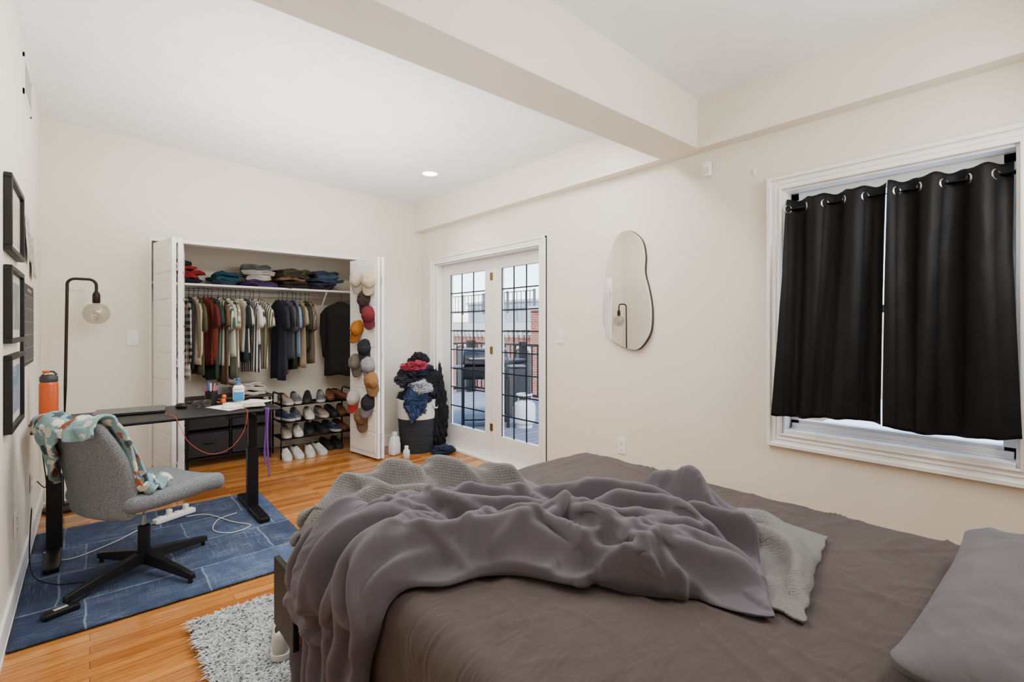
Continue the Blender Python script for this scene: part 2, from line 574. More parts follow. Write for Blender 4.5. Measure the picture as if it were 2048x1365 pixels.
# french doors
def fdoor(nm, y0, y1, g0, g1):
    X0, X1 = 3.04, 3.08
    bm = bmesh.new()
    bx(bm, X0, X1, y0, g0, .02, 2.026); bx(bm, X0, X1, g1, y1, .02, 2.026)
    bx(bm, X0, X1, g0, g1, .02, .26); bx(bm, X0, X1, g0, g1, 1.91, 2.026)
    o = struct(mk(nm, bm, m_trim, bevel=.003))
    bm = bmesh.new(); bx(bm, 3.058, 3.062, g0, g1, .26, 1.91); mk('glass', bm, m_glass, parent=o)
    bm = bmesh.new()
    for k in range(1, 8):
        z = .26 + 1.65 * k / 8
        bx(bm, 3.047, 3.056, g0, g1, z - .006, z + .006)
    for k in range(1, 3):
        y = g0 + (g1 - g0) * k / 3
        bx(bm, 3.048, 3.056, y - .006, y + .006, .26, 1.91)
    for s in (g0, g1):
        bx(bm, 3.044, 3.056, s - .004, s + .004, .26, 1.91)
    mk('muntin_grid', bm, m_black, parent=o, label='thin black lead grille bars')
    return o
d1 = fdoor('door_1', 3.825, 4.705, 3.93, 4.56)
d2 = fdoor('door_2', 3.05, 3.82, 3.14, 3.67)
for z in (.33, 1.1, 1.84):
    bm = bmesh.new()
    bx(bm, 3.034, 3.041, 3.80, 3.816, z - .036, z + .036); bx(bm, 3.034, 3.041, 3.828, 3.842, z - .036, z + .036)
    cyl(bm, (3.032, 3.822, z - .038), (3.032, 3.822, z + .038), .005)
    mk('hinge', bm, m_brass, parent=d2, label='brass hinge')

# bifold closet doors
def leaf(bm, p0, p1, th=.03, z0=.02, z1=2.03):
    p0 = Vector((*p0, 0)); p1 = Vector((*p1, 0))
    L = (p1 - p0).length; a = atan2(p1.y - p0.y, p1.x - p0.x)
    R = Matrix.Rotation(a, 3, 'Z')
    c = (p0 + p1) / 2
    box(bm, (c.x, c.y, (z0 + z1) / 2), (L, th, z1 - z0), R)
    n = Vector((-sin(a), cos(a), 0))
    npan = 9
    for k in range(npan):
        za = z0 + .05 + (z1 - z0 - .1) * k / npan; zb = z0 + .05 + (z1 - z0 - .1) * (k + 1) / npan - .018
        for sgn in (1, -1):
            q = c + n * sgn * (th / 2 + .002)
            box(bm, (q.x, q.y, (za + zb) / 2), (L - .07, .006, zb - za), R)
bm = bmesh.new(); leaf(bm, (.415, 5.03), (.495, 4.575)); o = struct(mk('door_3', bm, m_trim, bevel=.002))
bm = bmesh.new(); leaf(bm, (.535, 4.575), (.60, 5.03)); mk('door_leaf', bm, m_trim, parent=o, bevel=.002)
for z in (.25, 1.05, 1.8):
    bm = bmesh.new(); cyl(bm, (.515, 4.56, z - .03), (.515, 4.56, z + .03), .008)
    mk('hinge', bm, m_white, parent=o)
bm = bmesh.new(); leaf(bm, (2.30, 5.03), (2.215, 4.53)); o = struct(mk('door_4', bm, m_trim, bevel=.002))
bm = bmesh.new(); leaf(bm, (2.175, 4.53), (2.10, 5.03)); mk('door_leaf', bm, m_trim, parent=o, bevel=.002)
for z in (.25, 1.05, 1.8):
    bm = bmesh.new(); cyl(bm, (2.195, 4.515, z - .03), (2.195, 4.515, z + .03), .008)
    mk('hinge', bm, m_white, parent=o)

bm = bmesh.new(); bx(bm, .275, 2.445, 5.40, 5.795, 1.722, 1.742); bx(bm, .275, 2.445, 5.775, 5.795, 1.66, 1.72)
top(mk('closet_shelf', bm, m_trim, bevel=.002), 'white painted closet shelf spanning the closet', 'shelf')
bm = bmesh.new(); cyl(bm, (.275, 5.5, 1.685), (2.445, 5.5, 1.685), .016)
top(mk('closet_rod', bm, m_white), 'white closet hanging rod under the shelf', 'closet rod')
bm = bmesh.new()
tube(bm, [(1.98, 5.42, 1.71), (1.98, 5.55, 1.58), (1.98, 5.79, 1.42)], .008)
top(mk('shelf_bracket', bm, m_white), 'white metal shelf and rod bracket', 'bracket')

# ------------------------------------------------------------------ wall fixtures
e = empty('recessed_light', (2.40, 3.94, zc(2.4)), 0, 'round white recessed ceiling light, switched on', 'light')
bm = bmesh.new(); lathe(bm, [(.068, -.002), (.072, -.008), (.095, -.005), (.098, .0), (.07, .004)]); mk('trim_ring', bm, m_white, parent=e)
bm = bmesh.new(); lathe(bm, [(.068, -.004), (.001, -.0045)], n=28); mk('lens', bm, Memit('lamp_lens', (255, 250, 240), 14), parent=e)

def plate(nm, pos, normal, label, cat, kind, sz=(.072, .118)):
    rz = {'-x': -pi / 2, '+x': pi / 2, '-y': 0}[normal]
    e = empty(nm, pos, rz, label, cat)
    bm = bmesh.new(); rbox(bm, (0, -.003, 0), (sz[0], .006, sz[1]), .003, 3); mk('plate', bm, m_white, parent=e)
    if kind == 'switch':
        bm = bmesh.new()
        box(bm, (0, -.007, 0), (.012, .004, .026)); box(bm, (0, -.011, .004), (.008, .012, .009))
        mk('toggle', bm, m_trim, parent=e)
    else:
        for s in (-.026, .026):
            bm = bmesh.new()
            rbox(bm, (0, -.0065, s), (.034, .004, .028), .002, 3)
            k = mk('socket', bm, m_trim, parent=e)
            bm = bmesh.new()
            box(bm, (-.007, -.0088, s + .003), (.002, .001, .009)); box(bm, (.007, -.0088, s + .003), (.002, .001, .009)); box(bm, (0, -.0088, s - .008), (.004, .001, .004))
            mk('socket_slots', bm, m_black, parent=k)
    return e
plate('light_switch', (.265, YF - .001, 1.24), '-y', 'white toggle light switch beside the closet', 'switch', 'switch', (.082, .12))
plate('light_switch', (XR - .001, 2.806, 1.25), '-x', 'white toggle light switch beside the glass doors', 'switch', 'switch')
plate('wall_outlet', (XR - .001, 2.18, .455), '-x', 'white duplex wall outlet above the bed', 'outlet', 'outlet')
plate('wall_outlet', (XL + .001, 3.34, .376), '+x', 'white duplex wall outlet near the desk', 'outlet', 'outlet')
plate('wall_outlet', (XL + .001, 4.17, .376), '+x', 'white duplex wall outlet under the desk', 'outlet', 'outlet')

e = empty('motion_sensor', (XR, 1.518, 2.323), -pi / 2, 'small white motion sensor high on the wall', 'sensor')
bm = bmesh.new(); rbox(bm, (0, -.018, 0), (.055, .036, .095), .014, 5); mk('body', bm, m_white, parent=e)
bm = bmesh.new(); rbox(bm, (0, -.036, -.012), (.04, .012, .035), .006, 4); mk('lens', bm, M('sensor_lens', (214, 212, 208), .3), parent=e)
for i, (y, z) in enumerate([(1.232, 2.238), (2.906, 2.197), (3.923, 2.194), (4.93, 2.19)]):
    bm = bmesh.new()
    rbox(bm, (0, -.004, 0), (.02, .008, .04), .003, 3); tube(bm, [(0, -.008, -.008), (0, -.02, -.014), (0, -.024, -.004)], .003)
    o = mk('wall_hook', bm, m_white, loc=(XR, y, z), rot=(0, 0, -pi / 2))
    top(o, 'tiny white adhesive hook on the wall', 'hook', 'small wall hooks')

e = empty('air_vent', (XL, 3.95, 2.71), pi / 2, 'white louvered air vent high on the wall', 'vent')
bm = bmesh.new()
bx(bm, -.22, .22, -.008, 0, .085, .11); bx(bm, -.22, .22, -.008, 0, -.11, -.085); bx(bm, -.22, -.195, -.008, 0, -.11, .11); bx(bm, .195, .22, -.008, 0, -.11, .11)
mk('vent_frame', bm, m_white, parent=e)
bm = bmesh.new()
for k in range(13): box(bm, (0, -.004, -.08 + k * .0133), (.39, .009, .0035), Matrix.Rotation(.6, 3, 'X'))
mk('vent_slats', bm, M('vent_grey', (170, 166, 160), .5), parent=e)

m_mat = M('mat_board', (226, 222, 214), .8)
m_glassf = Mglass('frame_glass', (1, 1, 1, 1), .1, .02)
arts = [M('certificate_cream', (202, 196, 180), .8, var=.1, vscale=12), M('print_grey_green', (146, 158, 152), .8, var=.35, vscale=9), M('print_blue_sky', (120, 150, 170), .8, var=.4, vscale=7)]
for i, (z0, z1) in enumerate([(1.65, 1.98), (1.255, 1.59), (.87, 1.205)]):
    e = empty('picture_frame', (XL, 3.2, (z0 + z1) / 2), pi / 2, ['black framed certificate on the wall', 'black framed pale green print on the wall', 'black framed blue landscape print on the wall'][i], 'picture frame', 'framed prints on the wall')
    w2, h2 = .26, (z1 - z0) / 2
    bm = bmesh.new()
    f = .022
    bx(bm, -w2, w2, -.028, -.002, h2 - f, h2); bx(bm, -w2, w2, -.028, -.002, -h2, -h2 + f); bx(bm, -w2, -w2 + f, -.028, -.002, -h2 + f, h2 - f); bx(bm, w2 - f, w2, -.028, -.002, -h2 + f, h2 - f)
    mk('frame', bm, m_black, parent=e, bevel=.002)
    bm = bmesh.new(); bx(bm, -w2 + f, w2 - f, -.012, -.004, -h2 + f, h2 - f); mk('mat_board', bm, m_mat, parent=e)
    bm = bmesh.new(); bx(bm, -w2 + .07, w2 - .07, -.0135, -.012, -h2 + .06, h2 - .06); mk('print', bm, arts[i], parent=e)
    bm = bmesh.new(); bx(bm, -w2 + f, w2 - f, -.018, -.017, -h2 + f, h2 - f); mk('glass', bm, m_glassf, parent=e)
e = empty('wall_calendar', (XL, 3.9, 1.34), pi / 2, 'black monthly planner board with a grid', 'calendar')
bm = bmesh.new(); rbox(bm, (0, -.008, 0), (.6, .014, .45), .004, 3); mk('board', bm, m_black, parent=e)
bm = bmesh.new()
for k in range(8): box(bm, (-.27 + k * .54 / 7, -.0155, -.02), (.0025, .001, .36))
for k in range(6): box(bm, (0, -.0155, -.2 + k * .072), (.54, .001, .0025))
mk('grid_lines', bm, M('chalk_white', (150, 150, 146), .8), parent=e)
text_mesh('heading', 'M  T  W  T  F  S  S', .028, M('chalk_white2', (200, 200, 195), .8), e, (0, -.016, .19), (pi / 2, 0, 0))
for i, (y, z, w_, h_) in enumerate([(3.92, 1.83, .2, .26), (4.2, 1.76, .2, .26)]):
    bm = bmesh.new()
    sheet(bm, [[(XL + .004 + .014 * (v / 6) ** 2 + .002 * sin(u_ * 1.3), y - w_ / 2 + w_ * u_ / 6, z + h_ / 2 - h_ * v / 6) for u_ in range(7)] for v in range(7)])
    o = mk('paper_drawing', bm, M('sketch_paper', (186, 182, 174), .9, var=.45, vscale=34), solid=.0006)
    top(o, 'pencil sketch on white paper pinned to the wall', 'drawing', 'drawings pinned to the wall')

# mirror
mo = [(2.095, 2.023), (1.998, 1.945), (1.967, 1.835), (1.97, 1.713), (1.937, 1.588), (1.913, 1.448), (1.925, 1.292), (1.998, 1.186), (2.07, 1.166), (2.192, 1.199), (2.306, 1.271), (2.35, 1.423), (2.33, 1.574), (2.32, 1.742), (2.26, 1.906), (2.192, 2.008)]
pl = [(p.x, p.y) for p in cr([(a, b_, 0) for a, b_ in mo], 96, True)]
e = empty('wall_mirror', (XR, 2.13, 1.6), 0, 'frameless irregular pebble-shaped wall mirror', 'mirror')
bm = bmesh.new(); prism(bm, pl, lambda p: Vector((-.018, p[0] - 2.13, p[1] - 1.6)), lambda p: Vector((-.001, p[0] - 2.13, p[1] - 1.6)))
mk('backing', bm, M('mirror_edge', (50, 43, 38), .4), parent=e)
bm = bmesh.new(); prism(bm, pl, lambda p: Vector((-.032 + .05 * (p[0] - 2.13), (p[0] - 2.13) * .99, (p[1] - 1.6) * .995)), lambda p: Vector((-.0185, (p[0] - 2.13) * .99, (p[1] - 1.6) * .995)))
mm, nt, b = newmat('mirror_silver'); b.inputs['Base Color'].default_value = (.95, .95, .95, 1); b.inputs['Metallic'].default_value = 1; b.inputs['Roughness'].default_value = .01
mk('mirror_glass', bm, mm, parent=e, sharp=.2)

# ------------------------------------------------------------------ curtains
RX, RZ = 2.975, 1.985
e = empty('curtain_rod', (RX, .615, RZ), 0, 'thin black tension curtain rod inside the window frame', 'curtain rod')
bm = bmesh.new(); cyl(bm, (0, -.452, 0), (0, .452, 0), .0095); mk('rod', bm, m_black, parent=e)
for s in (-1, 1):
    bm = bmesh.new(); cyl(bm, (0, s * .441, 0), (0, s * .453, 0), .017); mk('end_cap', bm, m_black, parent=e)
def curtain(y0, y1, ng, ph, lab, sd, e0, e1):
    # e0,e1: how far each lower edge may spread outward over the casing
    e = empty('curtain', (RX, (y0 + y1) / 2, .85), 0, lab, 'curtain', 'blackout curtain panels')
    per = (y1 - y0) / ng * 2
    def X(y, z):
        t = max(0, (2.04 - z) / 1.19)
        a = .032
        yy = y + .018 * t * sin(y * 19 + 1 + sd)
        w_ = sin(2 * pi * (yy - y0) / per + ph + .8 * t * sin(y * 7 + sd))
        w_ = math.copysign(abs(w_) ** .8, w_)
        s_ = w_ * (1 - .4 * t) + .6 * sin(.55 * 2 * pi * (y - y0) / per + 1.3 + sd) * t
        return -.105 * (t ** .6) + a * s_ + .014 * nz(y * 6, z * 1.5, 3 + sd) * t + .003 * nz(y * 26, z * 10, 3)
    bm = bmesh.new()
    rows = []
    ny, nzv = 170, 70
    for j in range(nzv + 1):
        t = j / nzv
        row = []
        for i in range(ny + 1):
            f = i / ny
            y = y0 + (y1 - y0) * f
            zt = 2.038 + .006 * sin(2 * pi * (y - y0) / per * 2 + 2)
            zb = .850 + .014 * sin(y * 11) + .008 * nz(y * 20, 0, 0)
            z = zt + (zb - zt) * t
            sp = max(0, (t - .35) / .65)
            yy = y + (e1 * f - e0 * (1 - f)) * sp
            row.append((X(y, z), yy - (y0 + y1) / 2, z - .85))
        rows.append(row)
    sheet(bm, rows)
    mk('curtain_fabric', bm, m_curtain, parent=e, solid=.002)
    for k in range(ng):
        y = y0 + per * (k + .5) / 2
        yy = y0 + (k * pi - ph + pi) / (2 * pi) * per
        if not (y0 < yy < y1): yy = y
        dx = (X(yy + .003, RZ) - X(yy - .003, RZ)) / .006
        n = Vector((1, -dx, 0)).normalized()
        c = Vector((X(yy, RZ), yy - (y0 + y1) / 2, RZ - .85))
        a = Vector((0, 0, 1)); b2 = n.cross(a)
        bm = bmesh.new()
        tube(bm, [c + (a * cos(q * pi / 10) + b2 * sin(q * pi / 10)) * .021 for q in range(20)], .0042, 8, closed=True)
        mk('grommet', bm, m_chrome, parent=e, label='silver metal grommet')
curtain(.612, 1.060, 5, .3, 'black grommet blackout curtain hanging in the window', 0, .0, .035)
curtain(.170, .598, 5, 1.2, 'black grommet blackout curtain hanging beside its pair', 2.4, .03, .0)

# ------------------------------------------------------------------ bed
BX0, BX1, BY0, BY1, BZ = .60, 2.25, -.16, 1.93, .60
bed = empty('bed', ((BX0 + BX1) / 2, (BY0 + BY1) / 2, 0), 0, 'queen bed with a dark frame and taupe fitted sheet', 'bed')
ox, oy = bed.location.x, bed.location.y
bm = bmesh.new()
bx(bm, -.79, .79, -1.01, 1.01, .02, .24)
mk('bed_frame', bm, m_black, parent=bed, bevel=.006)
bm = bmesh.new()
WR = []
rw = random.Random(11)
for k in range(120):   # long soft wrinkle lines pulled across the sheet
    cx, cy = rw.uniform(.62, 2.2), rw.uniform(-.1, 1.5)
    an = atan2(cy - 1.0, cx - 1.25) + rw.uniform(-.4, .4) if rw.random() < .7 else rw.uniform(0, pi)
    WR.append((cx, cy, cos(an), sin(an), rw.uniform(.10, .32), rw.uniform(.005, .009), rw.uniform(.003, .008), rw.uniform(-3, 3)))
def mdisp(q):
    wx, wy, wz = q.x + ox, q.y + oy, q.z
    if wz > -.14:
        wa = nz(wx * 2.1, wy * 2.1, 4); wb = nz(wx * 2.1 + 7, wy * 2.1, 4)
        w1 = nz(wx * 3.2 + 1.2 * wa, wy * 6 + 1.2 * wb, 1)
        w2 = abs(nz(wx * 4 + wy * 3 + wb, wy * 9 - wx * 6 + 2 * wa, 7))
        w3 = nz(wx * 1.5, wy * 1.5, 3)
        dz = .008 * w1 - .009 * w2 + .010 * w3
        if wz > .1:
            for (cx, cy, ca, sa, ln, wd, hh, cv) in WR:
                dx, dy = wx - cx, wy - cy
                u_ = dx * ca + dy * sa
                if abs(u_) > ln: continue
                v_ = -dx * sa + dy * ca - cv * u_ * u_ * .5
                if abs(v_) < 3 * wd:
                    dz += hh * exp(-(v_ / wd) ** 2) * (1 - (u_ / ln) ** 2)
            q.z += dz
    side = max(0, min(1, (.19 - wz) / .2))
    if q.x < -.74:
        q.x += (.018 * nz(wy * 5, wz * 2, 2) + .018 * abs(nz(wy * 12 + wz * 3, wz * 3, 6))) * side
    return q
rbox(bm, (0, 0, .40), (1.65, 2.08, .40), .075, 250, disp=mdisp)
mk('mattress', bm, m_sheet, parent=bed, label='taupe fitted sheet on a mattress', sharp=3)
bm = bmesh.new()
bx(bm, -.925, -.905, .78, 1.0, .26, .50)
mk('drawer', bm, m_black, parent=bed, bevel=.003, label='black drawer front pulled open')
bm = bmesh.new()
bx(bm, -.905, -.82, .985, 1.0, .28, .47); bx(bm, -.905, -.82, .78, .795, .28, .47); bx(bm, -.905, -.82, .795, .985, .28, .295)
mk('drawer_side', bm, M('drawer_wood', (120, 88, 58), .6), parent=bed)

# ---- draped bedding: position-based cloth relaxed over a mound, in unrolled bed coordinates (s, t, h)
RR, S0 = .08, .68
def bedmap(s, t, h, flare=0.0):
    if s >= S0: return (s, t, BZ + h)
    a = (S0 - s) / RR
    if a < pi / 2:
        return (S0 - (RR + h) * sin(a), t, BZ - RR + (RR + h) * cos(a))
    dep = (S0 - s) - pi * RR / 2
    return (S0 - RR - h - flare * min(1, dep / .3), t, BZ - RR - dep)
GS0, GT0, GD = -.3, .1, .0075
GNS, GNT = 360, 280
SS, TT = np.meshgrid(GS0 + GD * np.arange(GNS), GT0 + GD * np.arange(GNT), indexing='ij')
WX = np.zeros_like(SS); WY = np.zeros_like(SS)
for i in range(GNS):
    for j in range(GNT):
        x, y = SS[i, j], TT[i, j]
        WX[i, j] = nz(x * 4.5, y * 4.5, 31) + .3 * nz(x * 10, y * 10, 33)
        WY[i, j] = nz(x * 4.5, y * 4.5, 37) + .3 * nz(x * 10, y * 10, 39)
def ridge_field(lines, warp=.05, asym=0.0):
    acc = np.zeros_like(SS)
    A = SS + warp * WX; B = TT + warp * WY
    for pts, h, r in lines:
        cp = cr([(a, b_, 0) for a, b_ in pts], 20)
        d2 = np.full_like(SS, 1e9); par = np.zeros_like(SS); sg = np.ones_like(SS)
        for k in range(len(cp) - 1):
            ax, ay, bx_, by = cp[k].x, cp[k].y, cp[k + 1].x, cp[k + 1].y
            ux, uy = bx_ - ax, by - ay; L2_ = ux * ux + uy * uy + 1e-12
            tt = np.clip(((A - ax) * ux + (B - ay) * uy) / L2_, 0, 1)
            ex = A - ax - tt * ux; ey = B - ay - tt * uy
            dd = ex ** 2 + ey ** 2
            m = dd < d2
            d2 = np.where(m, dd, d2); par = np.where(m, (k + tt) / 20, par); sg = np.where(m, np.sign(ux * ey - uy * ex), sg)
        rr = r * (1 + asym * sg)      # steep on one side, long soft slope on the other: a fold lying over
        taper = np.clip(np.minimum(par, 1 - par) / .3, 0, 1) ** .7 * .7 + .3
        acc += (h * taper * np.exp(-(d2 / (rr * rr)) ** .75)) ** 4
    return acc ** (1 / 4)
def sample(G, x, y):
    fx = np.clip((x - GS0) / GD, 0, GNS - 1.001); fy = np.clip((y - GT0) / GD, 0, GNT - 1.001)
    i = fx.astype(int); j = fy.astype(int); a = fx - i; b_ = fy - j
    return G[i, j] * (1 - a) * (1 - b_) + G[i + 1, j] * a * (1 - b_) + G[i, j + 1] * (1 - a) * b_ + G[i + 1, j + 1] * a * b_
def arc(C): return np.sqrt(((C[1:] - C[:-1]) ** 2).sum(1)).sum()
def drape(L, U, na, nb, slA, slB, G, seed, steps, bend_m, bend_k, amp, edge, crease, hcap=.16, wob=.018, smooth=2):
    Lc = np.array([(p.x, p.y) for p in cr([(a, b_, 0) for a, b_ in L], na)]); Uc = np.array([(p.x, p.y) for p in cr([(a, b_, 0) for a, b_ in U], na)])
    for i in range(na + 1):
        Lc[i] += np.array((wob * nz(i * .035, seed, 1), wob * nz(i * .035, seed, 2)))
        Uc[i] += np.array((wob * nz(i * .035, seed, 3), wob * nz(i * .035, seed, 4)))
    bl = np.linspace(0, 1, nb + 1); al = np.linspace(0, 1, na + 1)
    b_ = bl[None, :, None]
    XY = Lc[:, None, :] * (1 - b_) + Uc[:, None, :] * b_
    P = np.zeros((na + 1, nb + 1, 3)); P[:, :, :2] = XY
    N1 = np.zeros((na + 1, nb + 1)); N2 = np.zeros_like(N1); N3 = np.zeros_like(N1)
    for i in range(na + 1):
        for j in range(nb + 1):
            a = i / na; c = j / nb
            N1[i, j] = abs(nz(a * 8 + c * 3.5, c * 5 - a * 4, seed)) + .3 * abs(nz(a * 16 - c * 5, c * 10 + a * 4, seed + 1)); N2[i, j] = nz(a * 9, c * 11, seed + 5); N3[i, j] = nz(a * 9, c * 11, seed + 9)
    eb = np.clip(np.minimum(bl, 1 - bl) / edge, 0, 1)[None, :]; ea = np.clip(np.minimum(al, 1 - al) / (edge * .5), 0, 1)[:, None]
    prof = np.sqrt(np.maximum(0, 1 - (1 - eb) ** 2)) * np.sqrt(np.maximum(0, 1 - (1 - ea) ** 2))
    CAP = .010 + hcap * 1.9 * prof
    inner = (eb * ea)
    P[:, :, 0] += .02 * N2 * inner; P[:, :, 1] += .02 * N3 * inner
    P[:, :, 2] = np.minimum(sample(G, P[:, :, 0], P[:, :, 1]) + .012 + amp * N1 + .01 * N2, CAP)
    A0 = P[:, :, :2].copy()
    eb2 = np.clip(np.minimum(bl, 1 - bl) / .14, 0, 1)[None, :]; ea2 = np.clip(np.minimum(al, 1 - al) / .07, 0, 1)[:, None]
    anch = (.004 + .25 * (1 - inner) ** 1.5)[..., None]
    aL, aU = arc(Lc), arc(Uc)
    ra = ((aL * (1 - bl) + aU * bl) * (1.0 + (slA - 1.0) * eb2[0]) / na)[None, :]
    wd = np.sqrt(((Uc - Lc) ** 2).sum(1))
    rb_ = (wd * (1.0 + (slB - 1.0) * ea2[:, 0]) / nb)[:, None]
    V = np.zeros_like(P); dt = .016
    def solve(A, B, r, k, only_min=False):
        d = B - A; l = np.sqrt((d * d).sum(-1)) + 1e-9
        c = (l - r) / l * .5 * k
        if only_min: c = np.minimum(c, 0)
        c = np.clip(c, -.4, .4)
        return d * c[..., None]
    for st in range(steps):
        V[:, :, 2] -= 9.8 * dt
        V *= .94
        Pp = P.copy()
        P = P + V * dt
        for it in range(5):
            for o_ in (0, 1):
                A = P[o_::2]; B = P[o_ + 1::2]; n2 = min(len(A), len(B)); A = A[:n2]; B = B[:n2]
                c = solve(A, B, ra, 1.0); A += c; B -= c
                A = P[:, o_::2]; B = P[:, o_ + 1::2]; n2 = min(A.shape[1], B.shape[1]); A = A[:, :n2]; B = B[:, :n2]
                c = solve(A, B, rb_, 1.0); A += c; B -= c
            D = np.zeros_like(P)
            for m_ in bend_m:
                c = solve(P[:-m_], P[m_:], ra * m_ * .93, bend_k, True); D[:-m_] += c * .5; D[m_:] -= c * .5
                c = solve(P[:, :-m_], P[:, m_:], rb_ * m_ * .93, bend_k, True); D[:, :-m_] += c * .5; D[:, m_:] -= c * .5
            P = P + D
            h = np.minimum(sample(G, P[:, :, 0], P[:, :, 1]) + .008, CAP)
            hit = P[:, :, 2] < h
            P[:, :, 2] = np.where(hit, h, P[:, :, 2])
        f = np.where(hit, .25, .9)[..., None]
        P[:, :, :2] = Pp[:, :, :2] + (P[:, :, :2] - Pp[:, :, :2]) * f
        P[:, :, :2] += (A0 - P[:, :, :2]) * anch
        P[:, :, 2] = np.minimum(P[:, :, 2], np.minimum(h + .07, CAP))
        V = np.clip((P - Pp) / dt, -1.2, 1.2)
    for _ in range(smooth):
        Q = P.copy()
        Q[1:-1, 1:-1] = P[1:-1, 1:-1] * .5 + .125 * (P[:-2, 1:-1] + P[2:, 1:-1] + P[1:-1, :-2] + P[1:-1, 2:])
        P = Q
    for i in range(na + 1):
        for j in range(nb + 1):
            x, y = P[i, j, 0], P[i, j, 1]
            wa = nz(x * 3, y * 3, seed)
            P[i, j, 2] += crease * prof[i, j] * (abs(nz(x * 7 + 2 * wa, y * 11 + 2 * wa, seed + 2)) * 2.0 - .4)
    return P
def cloth_obj(name, P, mat, thick, flare=0.0):
    bm = bmesh.new()
    sheet(bm, [[bedmap(p[0], p[1], p[2], flare) for p in row] for row in P.tolist()])
    return mk(name, bm, mat, sharp=3, subs=1, solid=thick)
L2 = [(.52, 1.62), (.57, 1.62), (.65, 1.60), (.85, 1.46), (1.1, 1.26), (1.3, 1.03), (1.38, .8), (1.34, .6), (1.30, .43)]
U2 = [(.52, 1.88), (.58, 1.90), (.68, 1.92), (.86, 1.91), (1.12, 1.80), (1.38, 1.58), (1.62, 1.26), (1.88, .90), (1.88, .56)]
G2 = ridge_field([([(.62, 1.78), (.74, 1.82), (.95, 1.77), (1.2, 1.62), (1.40, 1.42)], .150, .055),
                  ([(.66, 1.70), (.80, 1.70), (.95, 1.60), (1.15, 1.44)], .12, .05),
                  ([(.68, 1.84), (.78, 1.78), (.84, 1.66)], .16, .030),
                  ([(.84, 1.86), (.94, 1.76), (.98, 1.62)], .185, .030),
                  ([(1.02, 1.82), (1.08, 1.70), (1.20, 1.58)], .18, .030),
                  ([(1.22, 1.68), (1.28, 1.56), (1.34, 1.44)], .16, .028),
                  ([(1.42, 1.2), (1.6, 1.0), (1.78, .80), (1.78, .66), (1.50, .52)], .05, .05),
                  ([(1.46, .95), (1.60, .80), (1.64, .64), (1.42, .48)], .07, .035),
                  ([(1.64, 1.15), (1.80, .92)], .05, .03), ([(1.76, .74), (1.62, .55)], .06, .022), ([(1.82, .84), (1.83, .64)], .05, .02), ([(1.68, .90), (1.73, .64)], .065, .022)], .035, .35)
G2 = np.where(SS < .68, G2 * np.clip((SS - .50) / .18, .15, 1), G2)
PB = drape(L2, U2, 210, 84, 1.18, 1.32, G2, 8.3, 80, (3, 6), .3, .035, .05, .006, .12, .03)
cloth_obj('waffle_blanket', PB, m_blanket, .007, .0)
wb = bpy.data.objects['waffle_blanket']; top(wb, 'light grey waffle blanket tangled with the duvet', 'blanket')
RB = np.zeros_like(SS)
ii = np.clip(((PB[:, :, 0] - GS0) / GD).round().astype(int), 0, GNS - 1); jj = np.clip(((PB[:, :, 1] - GT0) / GD).round().astype(int), 0, GNT - 1)
np.maximum.at(RB, (ii.ravel(), jj.ravel()), PB[:, :, 2].ravel() + .008)
for _ in range(3):
    Q = RB.copy()
    Q[1:-1, 1:-1] = np.maximum.reduce([RB[1:-1, 1:-1], RB[:-2, 1:-1], RB[2:, 1:-1], RB[1:-1, :-2], RB[1:-1, 2:]])
    RB = Q
L = [(-.10, 1.27), (.3, 1.25), (.5, 1.22), (.68, 1.17), (.86, 1.08), (1.0, .92), (1.08, .79), (1.18, .66), (1.27, .50)]
U = [(-.10, 1.80), (.3, 1.79), (.5, 1.75), (.7, 1.66), (.92, 1.52), (1.18, 1.36), (1.40, 1.22), (1.63, 1.0), (1.66, .70)]
Lcv = cr([(a, b_, 0) for a, b_ in L], 100); Ucv = cr([(a, b_, 0) for a, b_ in U], 100)
def band_pt(a, b_):
    i = max(0, min(100, int(a * 100))); p = Lcv[i].lerp(Ucv[i], b_)
    return (p.x, p.y)
rf = random.Random(41)
folds = []
for b0, b1, b2, h in [(.06, .05, .14, .08), (.2, .2, .25, .09), (.33, .33, .34, .07), (.48, .50, .50, .10), (.64, .66, .62, .075), (.80, .84, .80, .09), (.94, .96, .92, .06)]:
    folds.append(([band_pt(0, b0), band_pt(.18, b0 * .5 + b1 * .5), band_pt(.32, b1), band_pt(.48, b2)], h, .021))
folds += [([band_pt(.28, .18), band_pt(.42, .14), band_pt(.55, .20), band_pt(.66, .10)], .13, .055),
          ([band_pt(.34, .46), band_pt(.48, .60), band_pt(.60, .50), band_pt(.70, .64)], .13, .046),
          ([band_pt(.40, .86), band_pt(.56, .78), band_pt(.70, .90)], .13, .040),
          ([band_pt(.54, .28), band_pt(.68, .42), band_pt(.80, .32), band_pt(.92, .50)], .145, .050),
          ([band_pt(.64, .08), band_pt(.76, .22), band_pt(.88, .10), band_pt(.98, .22)], .13, .050),
          ([band_pt(.68, .84), band_pt(.79, .72), band_pt(.90, .60)], .16, .040),
          ([band_pt(.84, .96), band_pt(.88, .78), band_pt(.97, .62)], .19, .036),
          ([band_pt(.74, .60), band_pt(.84, .52), band_pt(.95, .40)], .145, .036)]
for k in range(38):
    a = rf.uniform(.24, .96); b_ = rf.uniform(.08, .92); da = rf.uniform(.05, .13); db = rf.uniform(-.50, .50)
    folds.append(([band_pt(a - da, b_ - db * .5), band_pt(a, b_ + rf.uniform(-.06, .06)), band_pt(a + da, b_ + db * .5)], rf.uniform(.08, .145), rf.uniform(.013, .028)))
body = ridge_field([([band_pt(.1, .5), band_pt(.4, .5), band_pt(.65, .5), band_pt(.85, .5), band_pt(.97, .5)], .085, .24)], .02)
GD_ = ridge_field(folds, .04, .55) + body * .42
